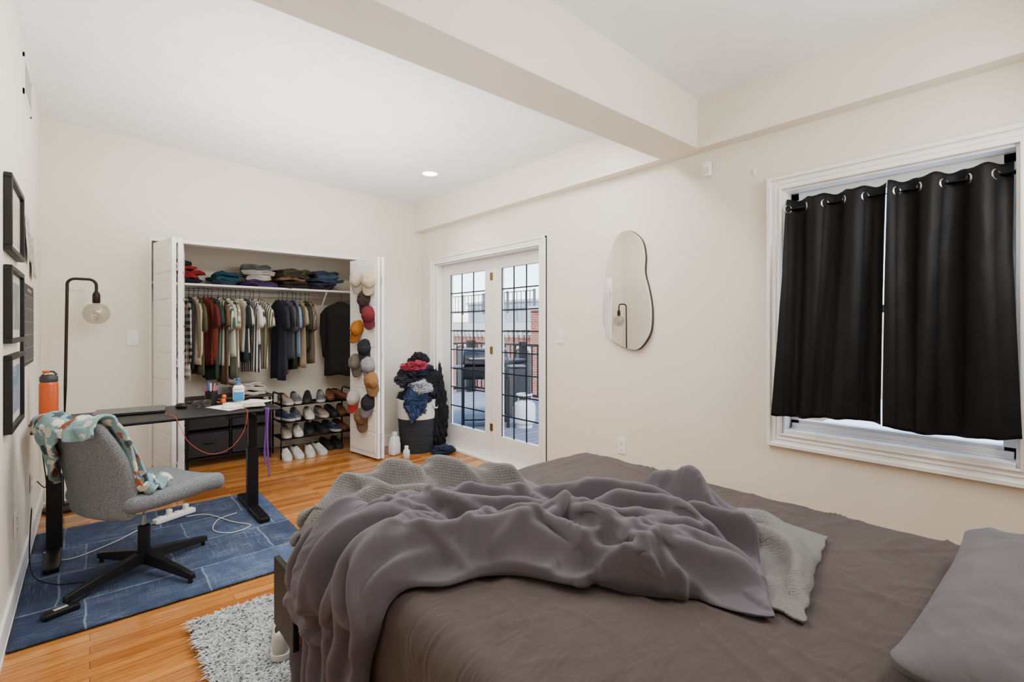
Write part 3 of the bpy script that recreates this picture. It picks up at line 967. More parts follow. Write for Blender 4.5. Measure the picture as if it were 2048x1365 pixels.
GD_ = np.maximum(GD_, RB + .004) + .085 * np.exp(-((SS - 1.58) ** 2 + (TT - .83) ** 2) / .005)
GD_ = np.where(SS < .62, GD_ * (.55 + .45 * np.clip((SS - .35) / .27, 0, 1)), GD_)
PD = drape(L, U, 290, 190, 1.14, 1.36, GD_, 3.3, 80, (4, 8), .4, .045, .03, .006, .155, .035, 2)
dv = cloth_obj('duvet', PD, m_duvet, .010, .04)
top(dv, 'crumpled mauve-grey duvet heaped over the bed corner', 'duvet')

def pillow(loc, rz, sx, sy, sz, lab):
    bm = bmesh.new()
    def dp(q):
        u_, v_ = q.x / (sx / 2), q.y / (sy / 2)
        k = (1 - min(1, abs(u_)) ** 3) ** .5 * (1 - min(1, abs(v_)) ** 3) ** .5
        q.z = q.z * (.10 + .90 * k)
        q.x += .02 * (abs(v_) ** 3) * u_; q.y += .02 * (abs(u_) ** 3) * v_
        if q.z > -.02:
            wa = nz(q.x * 3, q.y * 3, 9)
            q.z += (.020 * nz(q.x * 6, q.y * 6, 2) - .022 * abs(nz(q.x * 4 + 3 + q.y * 4 + wa, q.y * 10 - q.x * 3, 4)) - .006 * abs(nz(q.x * 12 + 2 * wa, q.y * 18, 8))) * min(1, k + .3)
        return q
    rbox(bm, (0, 0, 0), (sx, sy, sz), .06, 90, disp=dp)
    o = mk('pillow', bm, m_pillow, loc=loc, rot=(radians(3), radians(-3), rz), sharp=3)
    return top(o, lab, 'pillow')
pillow((1.61, -.04, .668), radians(-2), .84, .52, .17, 'plump grey pillow lying on the taupe sheet')

# ------------------------------------------------------------------ rugs
bm = bmesh.new()
rows = []
for j in range(41):
    rows.append([(-.255 + 1.275 * i / 40 + .004 * nz(j * .4, 3, 0) * (i == 40), 2.82 + 1.48 * j / 40, .012 + .003 * nz(i * .3, j * .3, 1)) for i in range(41)])
sheet(bm, rows)
top(mk('area_rug', bm, m_denim_rug, solid=.01), 'faded blue denim patchwork rug under the desk', 'rug')

bm = bmesh.new()
rx0, rx1, ry0, ry1 = .34, 1.5, 1.2, 2.52
bx(bm, rx0 + .01, rx1 - .01, ry0 + .01, ry1 - .01, .001, .012)
rnd = random.Random(5)
def blade(x, y):
    a = rnd.uniform(0, 2 * pi); l = rnd.uniform(.035, .06); w_ = rnd.uniform(.003, .006); lean = rnd.uniform(.3, 1.0)
    d = Vector((cos(a), sin(a), 0)); n = Vector((-sin(a), cos(a), 0)) * w_
    p0 = Vector((x, y, .01)); p1 = p0 + d * l * .35 * lean + Vector((0, 0, l * .55)); p2 = p0 + d * l * .95 * lean + Vector((0, 0, l * (.9 - .45 * lean)))
    v = [bm.verts.new(q) for q in (p0 - n, p0 + n, p1 - n, p1 + n, p2)]
    bm.faces.new((v[0], v[1], v[3], v[2])); bm.faces.new((v[2], v[3], v[4]))
for k in range(26000):
    x = rnd.uniform(rx0, .75) if k < 22000 else rnd.uniform(.75, rx1)
    y = rnd.uniform(1.75, ry1) if k % 5 else rnd.uniform(ry0, ry1)
    blade(x, y)
o = mk('shag_rug', bm, M('shag_pile', (186, 192, 195), .95, var=.35, vscale=40), sharp=3)
top(o, 'fluffy pale grey shag rug beside the bed', 'rug', kind='stuff')

# ------------------------------------------------------------------ desk
RG = .018
desk = empty('standing_desk', (.38, 3.88, RG), 0, 'black standing desk with metal legs on a denim rug', 'desk')
bm = bmesh.new(); rbox(bm, (0, 0, .765 - RG), (1.24, .60, .022), .01, 4)
mk('tabletop', bm, M('desk_black_laminate', (18, 18, 20), .5, bump=.05, bscale=200, spec=.4), parent=desk)
zt = .754 - RG
for x in (-.535, .505):
    bm = bmesh.new()
    bx(bm, x - .035, x + .035, -.028, .028, .03, .45); bx(bm, x - .028, x + .028, -.022, .022, .45, zt - .03)
    mk('leg', bm, m_blackmetal, parent=desk, bevel=.003)
    bm = bmesh.new(); rbox(bm, (x, -.01, .018), (.07, .66, .034), .01, 4); mk('foot', bm, m_blackmetal, parent=desk)
    bm = bmesh.new(); bx(bm, x - .03, x + .03, -.24, .24, zt - .03, zt); mk('top_bracket', bm, m_blackmetal, parent=desk, bevel=.002)
bm = bmesh.new(); bx(bm, -.5, .47, -.02, .02, zt - .045, zt - .005); mk('crossbar', bm, m_blackmetal, parent=desk, bevel=.002)
bm = bmesh.new(); rbox(bm, (.34, -.26, zt - .014), (.11, .04, .024), .005, 4); mk('control_panel', bm, m_black, parent=desk)
DT = .777
e = empty('laptop', (.20, 3.97, DT), radians(-6), 'closed dark grey laptop lying on the desk', 'laptop')
m_lap = M('laptop_shell', (96, 98, 102), .4, .5)
bm = bmesh.new(); rbox(bm, (0, 0, .007), (.36, .245, .011), .005, 4); mk('laptop_base', bm, m_black, parent=e)
bm = bmesh.new(); rbox(bm, (0, 0, .017), (.36, .245, .007), .0034, 4); mk('laptop_lid', bm, m_lap, parent=e)
e = empty('water_bottle', (-.185, 4.02, DT), 0, 'orange insulated water bottle with flip straw lid', 'bottle')
m_or = M('orange_steel', (200, 84, 26), .35, .1)
bm = bmesh.new(); lathe(bm, [(.038, 0), (.043, .004), (.044, .02), (.044, .205), (.042, .215), (.038, .222)]); mk('bottle_body', bm, m_or, parent=e)
bm = bmesh.new(); lathe(bm, [(.040, .222), (.042, .228), (.042, .252), (.034, .262), (.012, .266)]); mk('bottle_lid', bm, M('lid_grey', (48, 48, 52), .5), parent=e)
bm = bmesh.new(); tube(bm, [(-.03, 0, .26), (-.01, 0, .285), (.02, 0, .283), (.036, 0, .262)], .006); mk('carry_loop', bm, bpy.data.materials['lid_grey'], parent=e)
bm = bmesh.new(); rbox(bm, (-.012, 0, .283), (.035, .025, .016), .005, 3); mk('spout_cap', bm, m_or, parent=e)
e = empty('computer_mouse', (.47, 3.98, DT), radians(20), 'small black computer mouse on the desk', 'mouse')
bm = bmesh.new(); sph(bm, (0, 0, .012), .03, (.95, 1.7, .75)); bmesh.ops.bisect_plane(bm, geom=bm.verts[:] + bm.edges[:] + bm.faces[:], plane_co=(0, 0, 0.001), plane_no=(0, 0, -1), clear_outer=True)
mk('mouse_body', bm, m_black, parent=e)
bm = bmesh.new(); cyl(bm, (-.003, -.025, .03), (.003, -.025, .03), .008, n=12); mk('scroll_wheel', bm, m_lap, parent=e)
e = empty('sunglasses', (.585, 3.93, DT), radians(15), 'dark tortoiseshell sunglasses folded on the desk', 'sunglasses')
bm = bmesh.new()
for s in (-1, 1):
    tube(bm, [(s * .033 + .026 * cos(q * pi / 10), 0, .024 + .022 * sin(q * pi / 10)) for q in range(20)], .003, 6, closed=True)
    tube(bm, [(s * .060, 0, .036), (s * .064, .05, .035), (s * .058, .12, .015)], .0025, 6)
tube(bm, [(-.009, 0, .03), (0, 0, .034), (.009, 0, .03)], .003, 6)
mk('glasses_frame', bm, M('tortoise', (70, 44, 30), .3), parent=e)
for s in (-1, 1):
    bm = bmesh.new(); cyl(bm, (s * .033, -.001, .024), (s * .033, .001, .024), .024)
    mk('lens', bm, M('dark_lens', (30, 24, 24), .1), parent=e)
PC = (.66, 4.06)
bm = bmesh.new(); lathe(bm, [(.036, 0), (.04, .003), (.04, .095), (.037, .095), (.036, .006)]); o = mk('pen_cup', bm, m_black, loc=(*PC, DT))
top(o, 'black cylindrical pen cup on the desk', 'pen cup')
for k, c in enumerate([(120, 70, 150), (230, 120, 50), (60, 90, 170), (210, 60, 80), (90, 60, 130), (240, 236, 230), (150, 100, 180)]):
    a = k * .9; dx, dy = cos(a), sin(a)
    bm = bmesh.new()
    b0 = Vector((PC[0] + .012 * dx, PC[1] + .012 * dy, DT + .008)); t0 = Vector((PC[0] + .044 * dx, PC[1] + .04 * dy, DT + .13 + .012 * (k % 3)))
    tube(bm, [b0, b0.lerp(t0, .04), b0.lerp(t0, .08), b0.lerp(t0, .97), t0], [.001, .003, .0042, .0042, .003], 8)
    top(mk('pen', bm, M('pen_%d' % k, c, .4)), 'coloured marker pen standing in the black cup', 'pen', 'pens in the cup')
e = empty('lotion_bottle', (.83, 4.04, DT), radians(-12), 'white pump lotion bottle with blue label', 'bottle')
bm = bmesh.new(); rbox(bm, (0, 0, .062), (.075, .05, .124), .02, 6); mk('bottle_body', bm, m_white, parent=e)
bm = bmesh.new(); lathe(bm, [(.014, .124), (.014, .14), (.006, .142), (.005, .165), (.012, .167), (.012, .174), (.004, .176)]); tube(bm, [(0, 0, .171), (-.02, -.01, .171), (-.032, -.018, .166)], .004, 8); mk('pump', bm, M('pump_blue', (60, 120, 180), .4), parent=e)
bm = bmesh.new(); rbox(bm, (0, -.0255, .045), (.068, .002, .06), .001, 3); mk('label_panel', bm, M('label_blue', (40, 130, 185), .5), parent=e)
text_mesh('lettering', 'CeraVe', .018, M('logo_navy', (30, 70, 130), .5), e, (0, -.0262, .095), (pi / 2, 0, 0))
bm = bmesh.new()
rbox(bm, (0, 0, .02), (.03, .024, .04), .01, 4); sph(bm, (.004, 0, .052), .016); tube(bm, [(-.01, 0, .02), (-.03, 0, .012), (-.042, 0, .02)], [.009, .006, .002]); 
for s in (-.009, .009): cyl(bm, (.008, s, 0), (.008, s, .012), .006)
o = mk('toy_figurine', bm, m_or, loc=(.725, 4.0, DT)); top(o, 'small orange rubber toy on the desk', 'toy')
for k, (x, y, a, w_, h_) in enumerate([(.74, 3.80, .35, .21, .28), (.80, 3.86, -.2, .21, .28), (.90, 3.90, .6, .15, .2)]):
    bm = bmesh.new()
    z = .0012 + k * .0035
    sheet(bm, [[(-w_ / 2 + w_ * i / 8, -h_ / 2 + h_ * j / 8, .002 * sin(i * .7 + k) ** 2 + .006 * (i / 8) ** 3) for i in range(9)] for j in range(9)])
    o = mk('paper', bm, M('paper_%d' % k, (226, 222, 216), .9), loc=(x, y, DT + z), rot=(0, 0, a), solid=.0005)
    top(o, 'loose white sheet of paper on the desk', 'paper', 'papers on the desk')
e = empty('paper_booklet', (.86, 3.72, DT + .011), radians(-10), 'small printed booklet on the desk', 'booklet')
bm = bmesh.new(); rbox(bm, (0, 0, .003), (.13, .18, .005), .002, 3); mk('cover', bm, M('booklet', (176, 166, 150), .7, var=.3, vscale=20), parent=e)
bm = bmesh.new()
for s, off in ((0, 0), (1, .014)):
    rows = []
    for j in range(46):
        t = j / 45
        if t < .12:
            y = 3.60 - .034 * t / .12; z = DT + .003
        else:
            y = 3.566 - .006 * s + .003 * sin(t * 8 + s); z = DT + .001 - (t - .12) * .52 * (1 if s else .82)
        x = .895 + off + .006 * sin(t * 6 + s * 2)
        rows.append([(x - .006, y, z), (x + .006, y + .001, z)])
    sheet(bm, rows)
o = mk('lanyard', bm, M('lanyard_purple', (96, 44, 128), .7, var=.1), solid=.0015); top(o, 'purple woven lanyard hanging off the desk edge', 'lanyard')
def cable(nm, pts, r, mat, lab, n=80):
    bm = bmesh.new(); tube(bm, cr(pts, n), r, 6)
    return top(mk(nm, bm, mat), lab, 'cable')
m_red = M('red_rubber', (190, 60, 40), .5); m_wc = M('white_cable', (220, 218, 214), .5)
cable('red_cable', [(.37, 3.80, .781), (.36, 3.70, .782), (.39, 3.60, .783), (.41, 3.572, .74), (.46, 3.56, .62), (.57, 3.56, .53), (.68, 3.56, .545), (.76, 3.565, .64), (.785, 3.572, .75), (.78, 3.60, .784), (.70, 3.68, .784)], .0018, m_red, 'thin red cable looping off the front of the desk')
cable('black_cable', [(XL + .03, 4.17, .38), (-.2, 4.1, .36), (-.215, 4.05, .6), (-.215, 4.22, .72)], .003, m_black, 'black cable running up behind the desk')
cable('black_cable', [(-.225, 3.5, .4), (-.225, 3.45, .1), (-.14, 3.38, .026), (-.02, 3.3, .025), (.0, 3.16, .025), (-.07, 3.07, .028)], .003, m_black, 'black power cord trailing over the rug')
cable('white_cable', [(-.2, 3.9, .024), (-.1, 3.7, .024), (.1, 3.8, .024), (.3, 4.0, .024), (.45, 4.02, .024)], .0028, m_wc, 'white power cord on the rug')
cable('white_cable', [(.5, 4.0, .024), (.62, 3.95, .024), (.72, 3.70, .024), (.80, 3.55, .024), (.68, 3.50, .024), (.60, 3.62, .024), (.66, 3.80, .024), (.78, 3.85, .024)], .0028, m_wc, 'white charging cable curled on the rug')
e = empty('power_strip', (.44, 4.04, .019), radians(25), 'white power strip with plugs under the desk', 'power strip')
bm = bmesh.new(); rbox(bm, (0, 0, .017), (.26, .055, .034), .008, 4); mk('strip_body', bm, m_white, parent=e)
for k in range(4):
    bm = bmesh.new(); rbox(bm, (-.09 + k * .055, 0, .036), (.03, .035, .01), .003, 3)
    if k % 2: rbox(bm, (-.09 + k * .055, 0, .055), (.03, .03, .034), .006, 3)
    mk('outlet_block', bm, m_white, parent=e)
e = empty('power_adapter', (-.10, 3.02, .019), radians(20), 'black laptop power brick lying on the rug', 'power adapter')
bm = bmesh.new(); rbox(bm, (0, 0, .014), (.13, .052, .028), .007, 5); mk('adapter_body', bm, m_black, parent=e)
bm = bmesh.new(); box(bm, (0, 0, .0285), (.05, .02, .001)); mk('adapter_label', bm, M('lab_grey', (170, 170, 170), .6), parent=e)
# ------------------------------------------------------------------ office chair
chair = empty('office_chair', (.22, 3.26, RG), radians(30), 'grey tweed armless swivel chair with black cross base', 'chair')
for k in range(4):
    R = Matrix.Rotation(k * pi / 2, 3, 'Z')
    bm = bmesh.new()
    rings = []
    for (x, w_, z0, z1) in [(.02, .024, .055, .115), (.12, .022, .045, .098), (.30, .017, .026, .062), (.36, .015, .020, .048)]:
        rings.append([R @ Vector(p) for p in ((x, -w_, z0), (x, w_, z0), (x, w_ * .7, z1), (x, -w_ * .7, z1))])
    loft(bm, rings)
    q = R @ Vector((.34, 0, 0)); cyl(bm, (q.x, q.y, 0), (q.x, q.y, .022), .014, .012, 14)
    mk('base_leg', bm, m_black, parent=chair, bevel=.003)
bm = bmesh.new(); lathe(bm, [(.03, .05), (.036, .055), (.036, .12), (.028, .125), (.028, .25), (.024, .252)]); mk('column_cover', bm, m_black, parent=chair)
bm = bmesh.new(); cyl(bm, (0, 0, .24), (0, 0, .36), .014); mk('gas_lift', bm, m_chrome, parent=chair)
bm = bmesh.new(); rbox(bm, (0, 0, .365), (.2, .16, .03), .008, 4); tube(bm, [(.02, .07, .36), (.03, .17, .352), (.03, .22, .35)], .006); mk('seat_mechanism', bm, m_black, parent=chair)
bm = bmesh.new()
def seatd(q):
    u_ = q.x / .26; v_ = q.y / .25
    q.z += .02 * v_ * v_ - .035 * max(0, u_ - .35) ** 2 * 2.2 + .012 * u_ * u_
    q.y *= 1 - .10 * max(0, u_) ** 2
    return q
rbox(bm, (.04, 0, .425), (.55, .51, .095), .045, 22, disp=seatd)
mk('seat', bm, m_chairfab, parent=chair, sharp=3)
def backx(y, z):
    t = (z - .38) / .48
    return -.235 - .13 * t + .9 * y * y * (1 - .2 * t) + .03 * sin(pi * t)
bm = bmesh.new()
def backd(q):
    z = q.z; t = max(0, min(1, (z + .245) / .49))
    wsc = .9 + .14 * sin(pi * min(1, t * 1.05)) 
    y = q.y * wsc
    return Vector((q.x + backx(y, z + .62), y, z + .62))
rbox(bm, (0, 0, 0), (.055, .47, .50), .027, 24, disp=backd)
mk('backrest', bm, m_chairfab, parent=chair, sharp=3)

bm = bmesh.new()
rows = []
for j in range(90):
    y = -.235 + .475 * j / 89
    row = []
    outd = .05 + .26 * max(0, min(1, (y + .02) / .22)); ind = .36 if y < 0 else .22
    outd += .015 * sin(y * 30)
    zt = .880 + .012 * sin(y * 25)
    n1, n2 = 26, 26
    wob = .016 * sin(y * 46) + .012 * nz(y * 20, 0, 4)
    for i in range(n1):
        t = 1 - i / n1
        z = zt - .03 - outd * t
        row.append((backx(y, z) - .045 - .014 * t * (1 + sin(y * 50)) - abs(wob) * .9 - .008 * nz(y * 30, z * 14, 1), y * (1 + .06 * t), z))
    for i in range(9):
        a = pi * i / 8
        row.append((backx(y, zt - .03) - .045 * cos(a), y, zt - .03 + .04 * sin(a) + wob * .7))
    for i in range(1, n2):
        t = i / n2
        z = zt - .03 - ind * t
        row.append((backx(y, z) + .045 + .015 * t + abs(wob), y, max(z, .505)))
    rows.append(row)
sheet(bm, rows)
rows = []
for i in range(40):
    s = i / 39
    rows.append([(-.24 + .23 * s, -.245 + .12 * (j / 14) - .02 * sin(s * 5), .500 + .022 + .27 * max(0, 1 - s * 3.5) ** 1.5 + .022 * sin(j * .9 + s * 6) + .014 * sin(s * 22 + j * .4)) for j in range(15)])
sheet(bm, rows)
o = mk('throw_blanket', bm, m_throw, loc=(.22, 3.26, RG), rot=(0, 0, radians(30)), solid=.012, sharp=3)
top(o, 'teal fleece throw with orange and white print over the chair back', 'blanket')

# ------------------------------------------------------------------ floor lamp
lamp = empty('floor_lamp', (-.13, 4.84, 0), 0, 'arched dark bronze floor lamp with a globe bulb', 'lamp')
bm = bmesh.new(); lathe(bm, [(.125, 0), (.13, .004), (.13, .018), (.12, .024), (.02, .028), (.015, .04)], n=40); mk('lamp_base', bm, m_bronze, parent=lamp)
bm = bmesh.new()
tube(bm, [(-.02, 0, .02), (-.005, 0, .9), (.005, 0, 1.62)] + [(.05 + .045 * cos(a), 0, 1.642 + .045 * sin(a)) for a in [pi - k * pi / 16 for k in range(0, 9)]] + [(.123 + .045 * cos(a), 0, 1.642 + .045 * sin(a)) for a in [pi / 2 - k * pi / 16 for k in range(0, 9)]] + [(.168, 0, 1.58)], .010, 12)
mk('lamp_pole', bm, m_bronze, parent=lamp)
bm = bmesh.new(); lathe(bm, [(.01, 1.6), (.02, 1.585), (.024, 1.57), (.024, 1.515), (.02, 1.51)], (.168, 0, 0)); mk('lamp_socket', bm, m_bronze, parent=lamp)
bm = bmesh.new(); lathe(bm, [(.018, 1.512), (.022, 1.508), (.04, 1.50)] + [(.082 * sin(a), 1.432 + .082 * cos(a)) for a in [radians(q) for q in range(40, 181, 10)]], (.168, 0, 0), 36); mk('light_bulb', bm, m_bulb, parent=lamp, label='smoked glass globe bulb')
bm = bmesh.new(); tube(bm, [(.168 + .022 * cos(k * 1.1), .022 * sin(k * 1.1), 1.40 + .004 * k) for k in range(24)], .0012, 5); mk('filament', bm, m_brass, parent=lamp)

# ------------------------------------------------------------------ dresser
dr = empty('fabric_dresser', (1.04, 5.55, 0), 0, 'black fabric drawer dresser inside the closet', 'dresser')
m_dfab = M('dark_linen', (34, 32, 35), .9, bump=.3, bscale=300)
bm = bmesh.new()
for x in (-.355, .355):
    for y in (-.15, .15): bx(bm, x - .01, x + .01, y - .01, y + .01, 0, .62)
bx(bm, -.365, .365, -.16, .16, .08, .095); bx(bm, -.005, .005, -.155, .155, .09, .61); bx(bm, -.365, .365, -.16, .16, .33, .34)
mk('frame', bm, m_blackmetal, parent=dr)
bm = bmesh.new(); rbox(bm, (0, 0, .635), (.76, .34, .022), .004, 3); mk('top', bm, M('top_dark', (35, 29, 27), .5), parent=dr)
for i, x in enumerate((-.18, .18)):
    for z in (.215, .475):
        bm = bmesh.new(); rbox(bm, (x, -.005, z), (.335, .31, .225), .012, 5); d = mk('drawer', bm, m_dfab, parent=dr)
        bm = bmesh.new(); rbox(bm, (x, -.168, z + .02), (.09, .014, .02), .005, 3); h = mk('pull', bm, m_black, parent=d)

# ------------------------------------------------------------------ shoe rack
RX0, RX1, RY0, RY1 = 1.46, 2.20, 5.24, 5.54
rk = empty('shoe_rack', ((RX0 + RX1) / 2, (RY0 + RY1) / 2, 0), 0, 'dark metal three-tier shoe rack in the closet', 'shoe rack')
hx, hy = (RX1 - RX0) / 2, (RY1 - RY0) / 2
for sx_ in (-1, 1):
    bm = bmesh.new()
    tube(bm, [(sx_ * hx, -hy, 0), (sx_ * hx, -hy, .62), (sx_ * hx, -hy + .03, .65), (sx_ * hx, hy - .03, .65), (sx_ * hx, hy, .62), (sx_ * hx, hy, 0)], .010, 8)
    mk('side_frame', bm, m_blackmetal, parent=rk)
TZ = [.53, .36, .19]
for z in TZ:
    bm = bmesh.new()
    for k in range(13):
        y = -hy + 2 * hy * k / 12; tube(bm, [(-hx, y, z), (hx, y, z)], .005 if 0 < k < 12 else .010, 6)
    mk('rack_shelf', bm, m_blackmetal, parent=rk)

def shoe_set(cu, cs, cl, high=0.0):
    um = M('upper_%d_%d_%d' % cu, cu, .7, var=.06, vscale=30); sm = M('sole_%d_%d_%d' % cs, cs, .6); lm = M('lace_%d_%d_%d' % cl, cl, .7)
    return um, sm, lm
def make_shoe(mats, lab, loc, rz):
    um, sm, lm = mats
    e = empty('sneaker', loc, rz, lab, 'shoe', 'shoes in the closet')
    st = [(-.135, .018, .028, 0), (-.125, .034, .042, 0), (-.10, .044, .052, 0), (-.06, .048, .062, 0), (-.02, .045, .078, 0), (.02, .041, .092, 0), (.06, .038, .094, 1), (.10, .037, .100, 1), (.128, .032, .108, 1), (.14, .018, .100, 1)]
    bm = bmesh.new(); rings = []
    n = 20
    for (y, w_, h, op) in st:
        ring = []
        for k in range(n):
            a = 2 * pi * k / n
            x = w_ * cos(a); z = sin(a)
            sq = abs(z) ** .6 * (1 if z > 0 else -1)
            zz = .018 + (h - .018) * (.5 + .5 * sq)
            xx = x * (1 - .25 * max(0, z))
            ring.append(Vector((xx, y, zz)))
        rings.append(ring)
    loft(bm, rings); mk('upper', bm, um, parent=e, sharp=2)
    bm = bmesh.new()
    ol = [(p.x, p.y) for p in cr([(0, -.145, 0), (.036, -.125, 0), (.05, -.07, 0), (.042, .0, 0), (.04, .08, 0), (.034, .13, 0), (0, .148, 0), (-.034, .13, 0), (-.04, .08, 0), (-.038, .0, 0), (-.048, -.07, 0), (-.036, -.125, 0)], 48, True)]
    prism(bm, ol, lambda p: Vector((p[0] * .96, p[1] * .98, 0)), lambda p: Vector((p[0], p[1], .026)))
    mk('sole', bm, sm, parent=e, bevel=.003)
    bm = bmesh.new(); sph(bm, (0, .085, .098), .03, (.85, 1.5, .25)); mk('opening_lining', bm, m_black, parent=e)
    bm = bmesh.new()
    for k in range(5):
        y = -.045 + k * .02; z = .071 + k * .0065
        tube(bm, [(-.022, y, z - .006), (0, y + .004, z + .004), (.022, y, z - .006)], .0028, 5)
    mk('laces', bm, lm, parent=e)
    return e
kinds = [
    (shoe_set((184, 180, 172), (204, 202, 196), (226, 226, 222)), 'white leather sneaker with white laces'),
    (shoe_set((84, 84, 90), (180, 178, 172), (160, 160, 160)), 'grey knit running shoe with pale sole'),
    (shoe_set((104, 58, 30), (70, 44, 28), (60, 40, 26)), 'brown leather casual shoe'),
    (shoe_set((20, 20, 23), (34, 34, 36), (20, 20, 20)), 'black sneaker with dark sole'),
    (shoe_set((132, 124, 112), (180, 176, 168), (110, 30, 50)), 'beige sneaker with maroon laces'),
    (shoe_set((36, 46, 72), (180, 178, 172), (190, 190, 190)), 'navy sneaker with white sole'),
]
protos = {}
placements = []
order = [[4, 1, 3, 1, 2, 2], [5, 1, 0, 4, 3, 2], [4, 0, 3, 3, 5, 2]]
for r, z in enumerate(TZ):
    for k in range(6):
        placements.append((order[r][k], (RX0 + .075 + k * .118 + random.uniform(-.014, .014), 5.39 + random.uniform(-.05, .02), z + .008), random.uniform(-.35, .35)))
for k, x in enumerate((1.50, 1.61, 1.73, 1.84)): placements.append(((0, 0, 0, 0)[k], (x, 5.25 + .02 * (k % 2) - .03, .0), random.uniform(-.2, .2)))
placements += [(3, (1.97, 5.40, 0), .05), (3, (2.08, 5.39, 0), -.05)]
for kd, loc, rz in placements:
    if kd in protos:
        copy_thing(protos[kd], loc, (0, 0, rz))
    else:
        protos[kd] = make_shoe(kinds[kd][0], kinds[kd][1], loc, rz)
o = copy_thing(protos[0], (.60, 2.12, .045), (0, 0, radians(160)), 'white sneaker on the shag rug by the bed')
if 'group' in o: del o['group']

# ------------------------------------------------------------------ hanging clothes
def garment(name, mat, loc, rz, L=.74, W=.21, sleeve='short', lab='', grp='clothes hanging on the rod', th=.022):
    bm = bmesh.new(); n = 36
    rs = random.Random(int(loc[0] * 1000))
    ph = rs.uniform(0, 6)
    prof = [(-.075, .045, .02), (-.085, .07, .022), (-.10, .12, .022), (-.125, W * .86, .022), (-.16, W * .95, th), (-.25, W * .93, th)] + [(-.25 - (L - .25) * k / 8, W * (.93 + .06 * k / 8), th * (1 + .25 * k / 8)) for k in range(1, 9)]
    rings = []
    for (z, w_, t_) in prof:
        k = min(1, -z / L)
        ring = []
        for i in range(n):
            a = 2 * pi * i / n
            y = w_ * math.copysign(abs(cos(a)) ** .8, cos(a))
            x = t_ * math.copysign(abs(sin(a)) ** .8, sin(a)) + .014 * k * sin(y * 34 + ph) + .008 * k * sin(y * 60 + ph * 2)
            ring.append(Vector((x, y, z + (.01 * sin(y * 20 + ph) if z < -.5 else 0))))
        rings.append(ring)
    loft(bm, rings)
    sd = rs.uniform(-.03, .04)
    for s in (-1, 1):
        if sleeve == 'none': continue
        if sleeve == 'short': path = [(0, s * W * .78, -.14), (0, s * (W + .02), -.20), (0, s * (W + .045), -.30), (0, s * (W + .05), -.36 - sd)]; rr = [.055, .075, .078, .08]
        else: path = [(0, s * W * .78, -.14), (0, s * (W + .01), -.22), (0, s * (W + .02), -.42), (0.005, s * (W + .005), -.60), (0, s * (W - .005), -.66 - sd)]; rr = [.055, .07, .058, .045, .042]
        m_ = 16; rings = []
        for p, r_ in zip(path, rr):
            rings.append([Vector((p[0] + .3 * r_ * sin(2 * pi * i / m_) + .004 * sin(i * 1.7 + ph), p[1] + r_ * .72 * cos(2 * pi * i / m_) - s * r_ * .25, p[2] + s * 0.25 * r_ * cos(2 * pi * i / m_))) for i in range(m_)])
        loft(bm, rings)
    tube(bm, [(.022 * sin(q * pi / 8), .05 * cos(q * pi / 8), -.078) for q in range(16)], .008, 6, closed=True)
    o = mk(name, bm, mat, loc=loc, rot=(0, 0, rz), sharp=2)
    top(o, lab, 'clothing', grp)
    bm = bmesh.new()
    tube(bm, [(0, .012, .004)] + [(0, .018 * cos(a), .002 + .018 * sin(a)) for a in [radians(q) for q in range(20, 200, 20)]] + [(0, -.002, -.03), (0, 0, -.06)], .0022, 6)
    tube(bm, [(0, -.17, -.130), (0, -.1, -.095), (0, 0, -.062), (0, .1, -.095), (0, .17, -.130)], .004, 6)
    h = mk('clothes_hanger', bm, m_black, loc=(loc[0], loc[1], loc[2]), rot=(0, 0, rz))
    top(h, 'black clothes hanger on the closet rod', 'hanger', 'hangers on the rod')
    return o
RZc = 1.685
g1 = [('flannel_shirt', Mstripe('plaid_bw', (30, 28, 28), (190, 184, 176), 5, 'Y', True), 'long', 'black and cream plaid flannel shirt on a hanger', .84),
      ('shirt', M('g_char', (34, 32, 34), .9), 'long', 'charcoal long-sleeved shirt on a hanger', .74),
      ('shirt', M('g_cream', (184, 168, 144), .9), 'long', 'cream long-sleeved shirt on a hanger', .70),
      ('shirt', M('g_olive2', (72, 72, 48), .9), 'short', 'olive shirt on a hanger', .80),
      ('shirt', M('g_rust', (112, 44, 30), .9), 'long', 'rust red shirt on a hanger', .72),
      ('shirt', M('g_maroon', (92, 24, 28), .9), 'short', 'maroon shirt on a hanger', .70),
      ('shirt', M('g_forest', (36, 58, 44), .9), 'short', 'forest green shirt on a hanger', .86),
      ('shirt', Mstripe('st_green', (50, 88, 70), (196, 188, 172), 10), 'short', 'green and cream striped shirt on a hanger', .72),
      ('shirt', M('g_brown', (96, 72, 52), .9), 'short', 'brown shirt on a hanger', .90),
      ('shirt', M('g_wht', (208, 204, 196), .9), 'short', 'white shirt on a hanger', .64),
      ('shirt', M('g_sage', (88, 96, 78), .9), 'short', 'sage green shirt on a hanger', .86),
      ('shirt', Mstripe('st_beige', (160, 140, 112), (218, 212, 200), 12), 'short', 'beige striped shirt on a hanger', .74),
      ('shirt', M('g_cream2', (206, 196, 176), .9), 'short', 'cream short-sleeved shirt on a hanger', .60),
      ('shirt', M('g_blkteal', (24, 44, 44), .9), 'short', 'very dark green shirt on a hanger', .70),
      ('shirt', Mstripe('st_navy', (26, 32, 50), (204, 200, 190), 12), 'short', 'navy and white striped shirt on a hanger', .80),
      ('shirt', M('g_wht2', (214, 210, 202), .9), 'short', 'white button shirt on a hanger', .52),
      ('shirt', Mstripe('st_olive', (80, 80, 50), (200, 194, 174), 12), 'short', 'olive striped shirt on a hanger', .78)]
for i, (nm, mt, sl, lb, L_) in enumerate(g1):
    garment(nm, mt, (.66 + i * .041 + random.uniform(-.012, .012), 5.5, RZc), radians(5 + random.uniform(-13, 18)), L_, .17, sl, lb, th=.016)
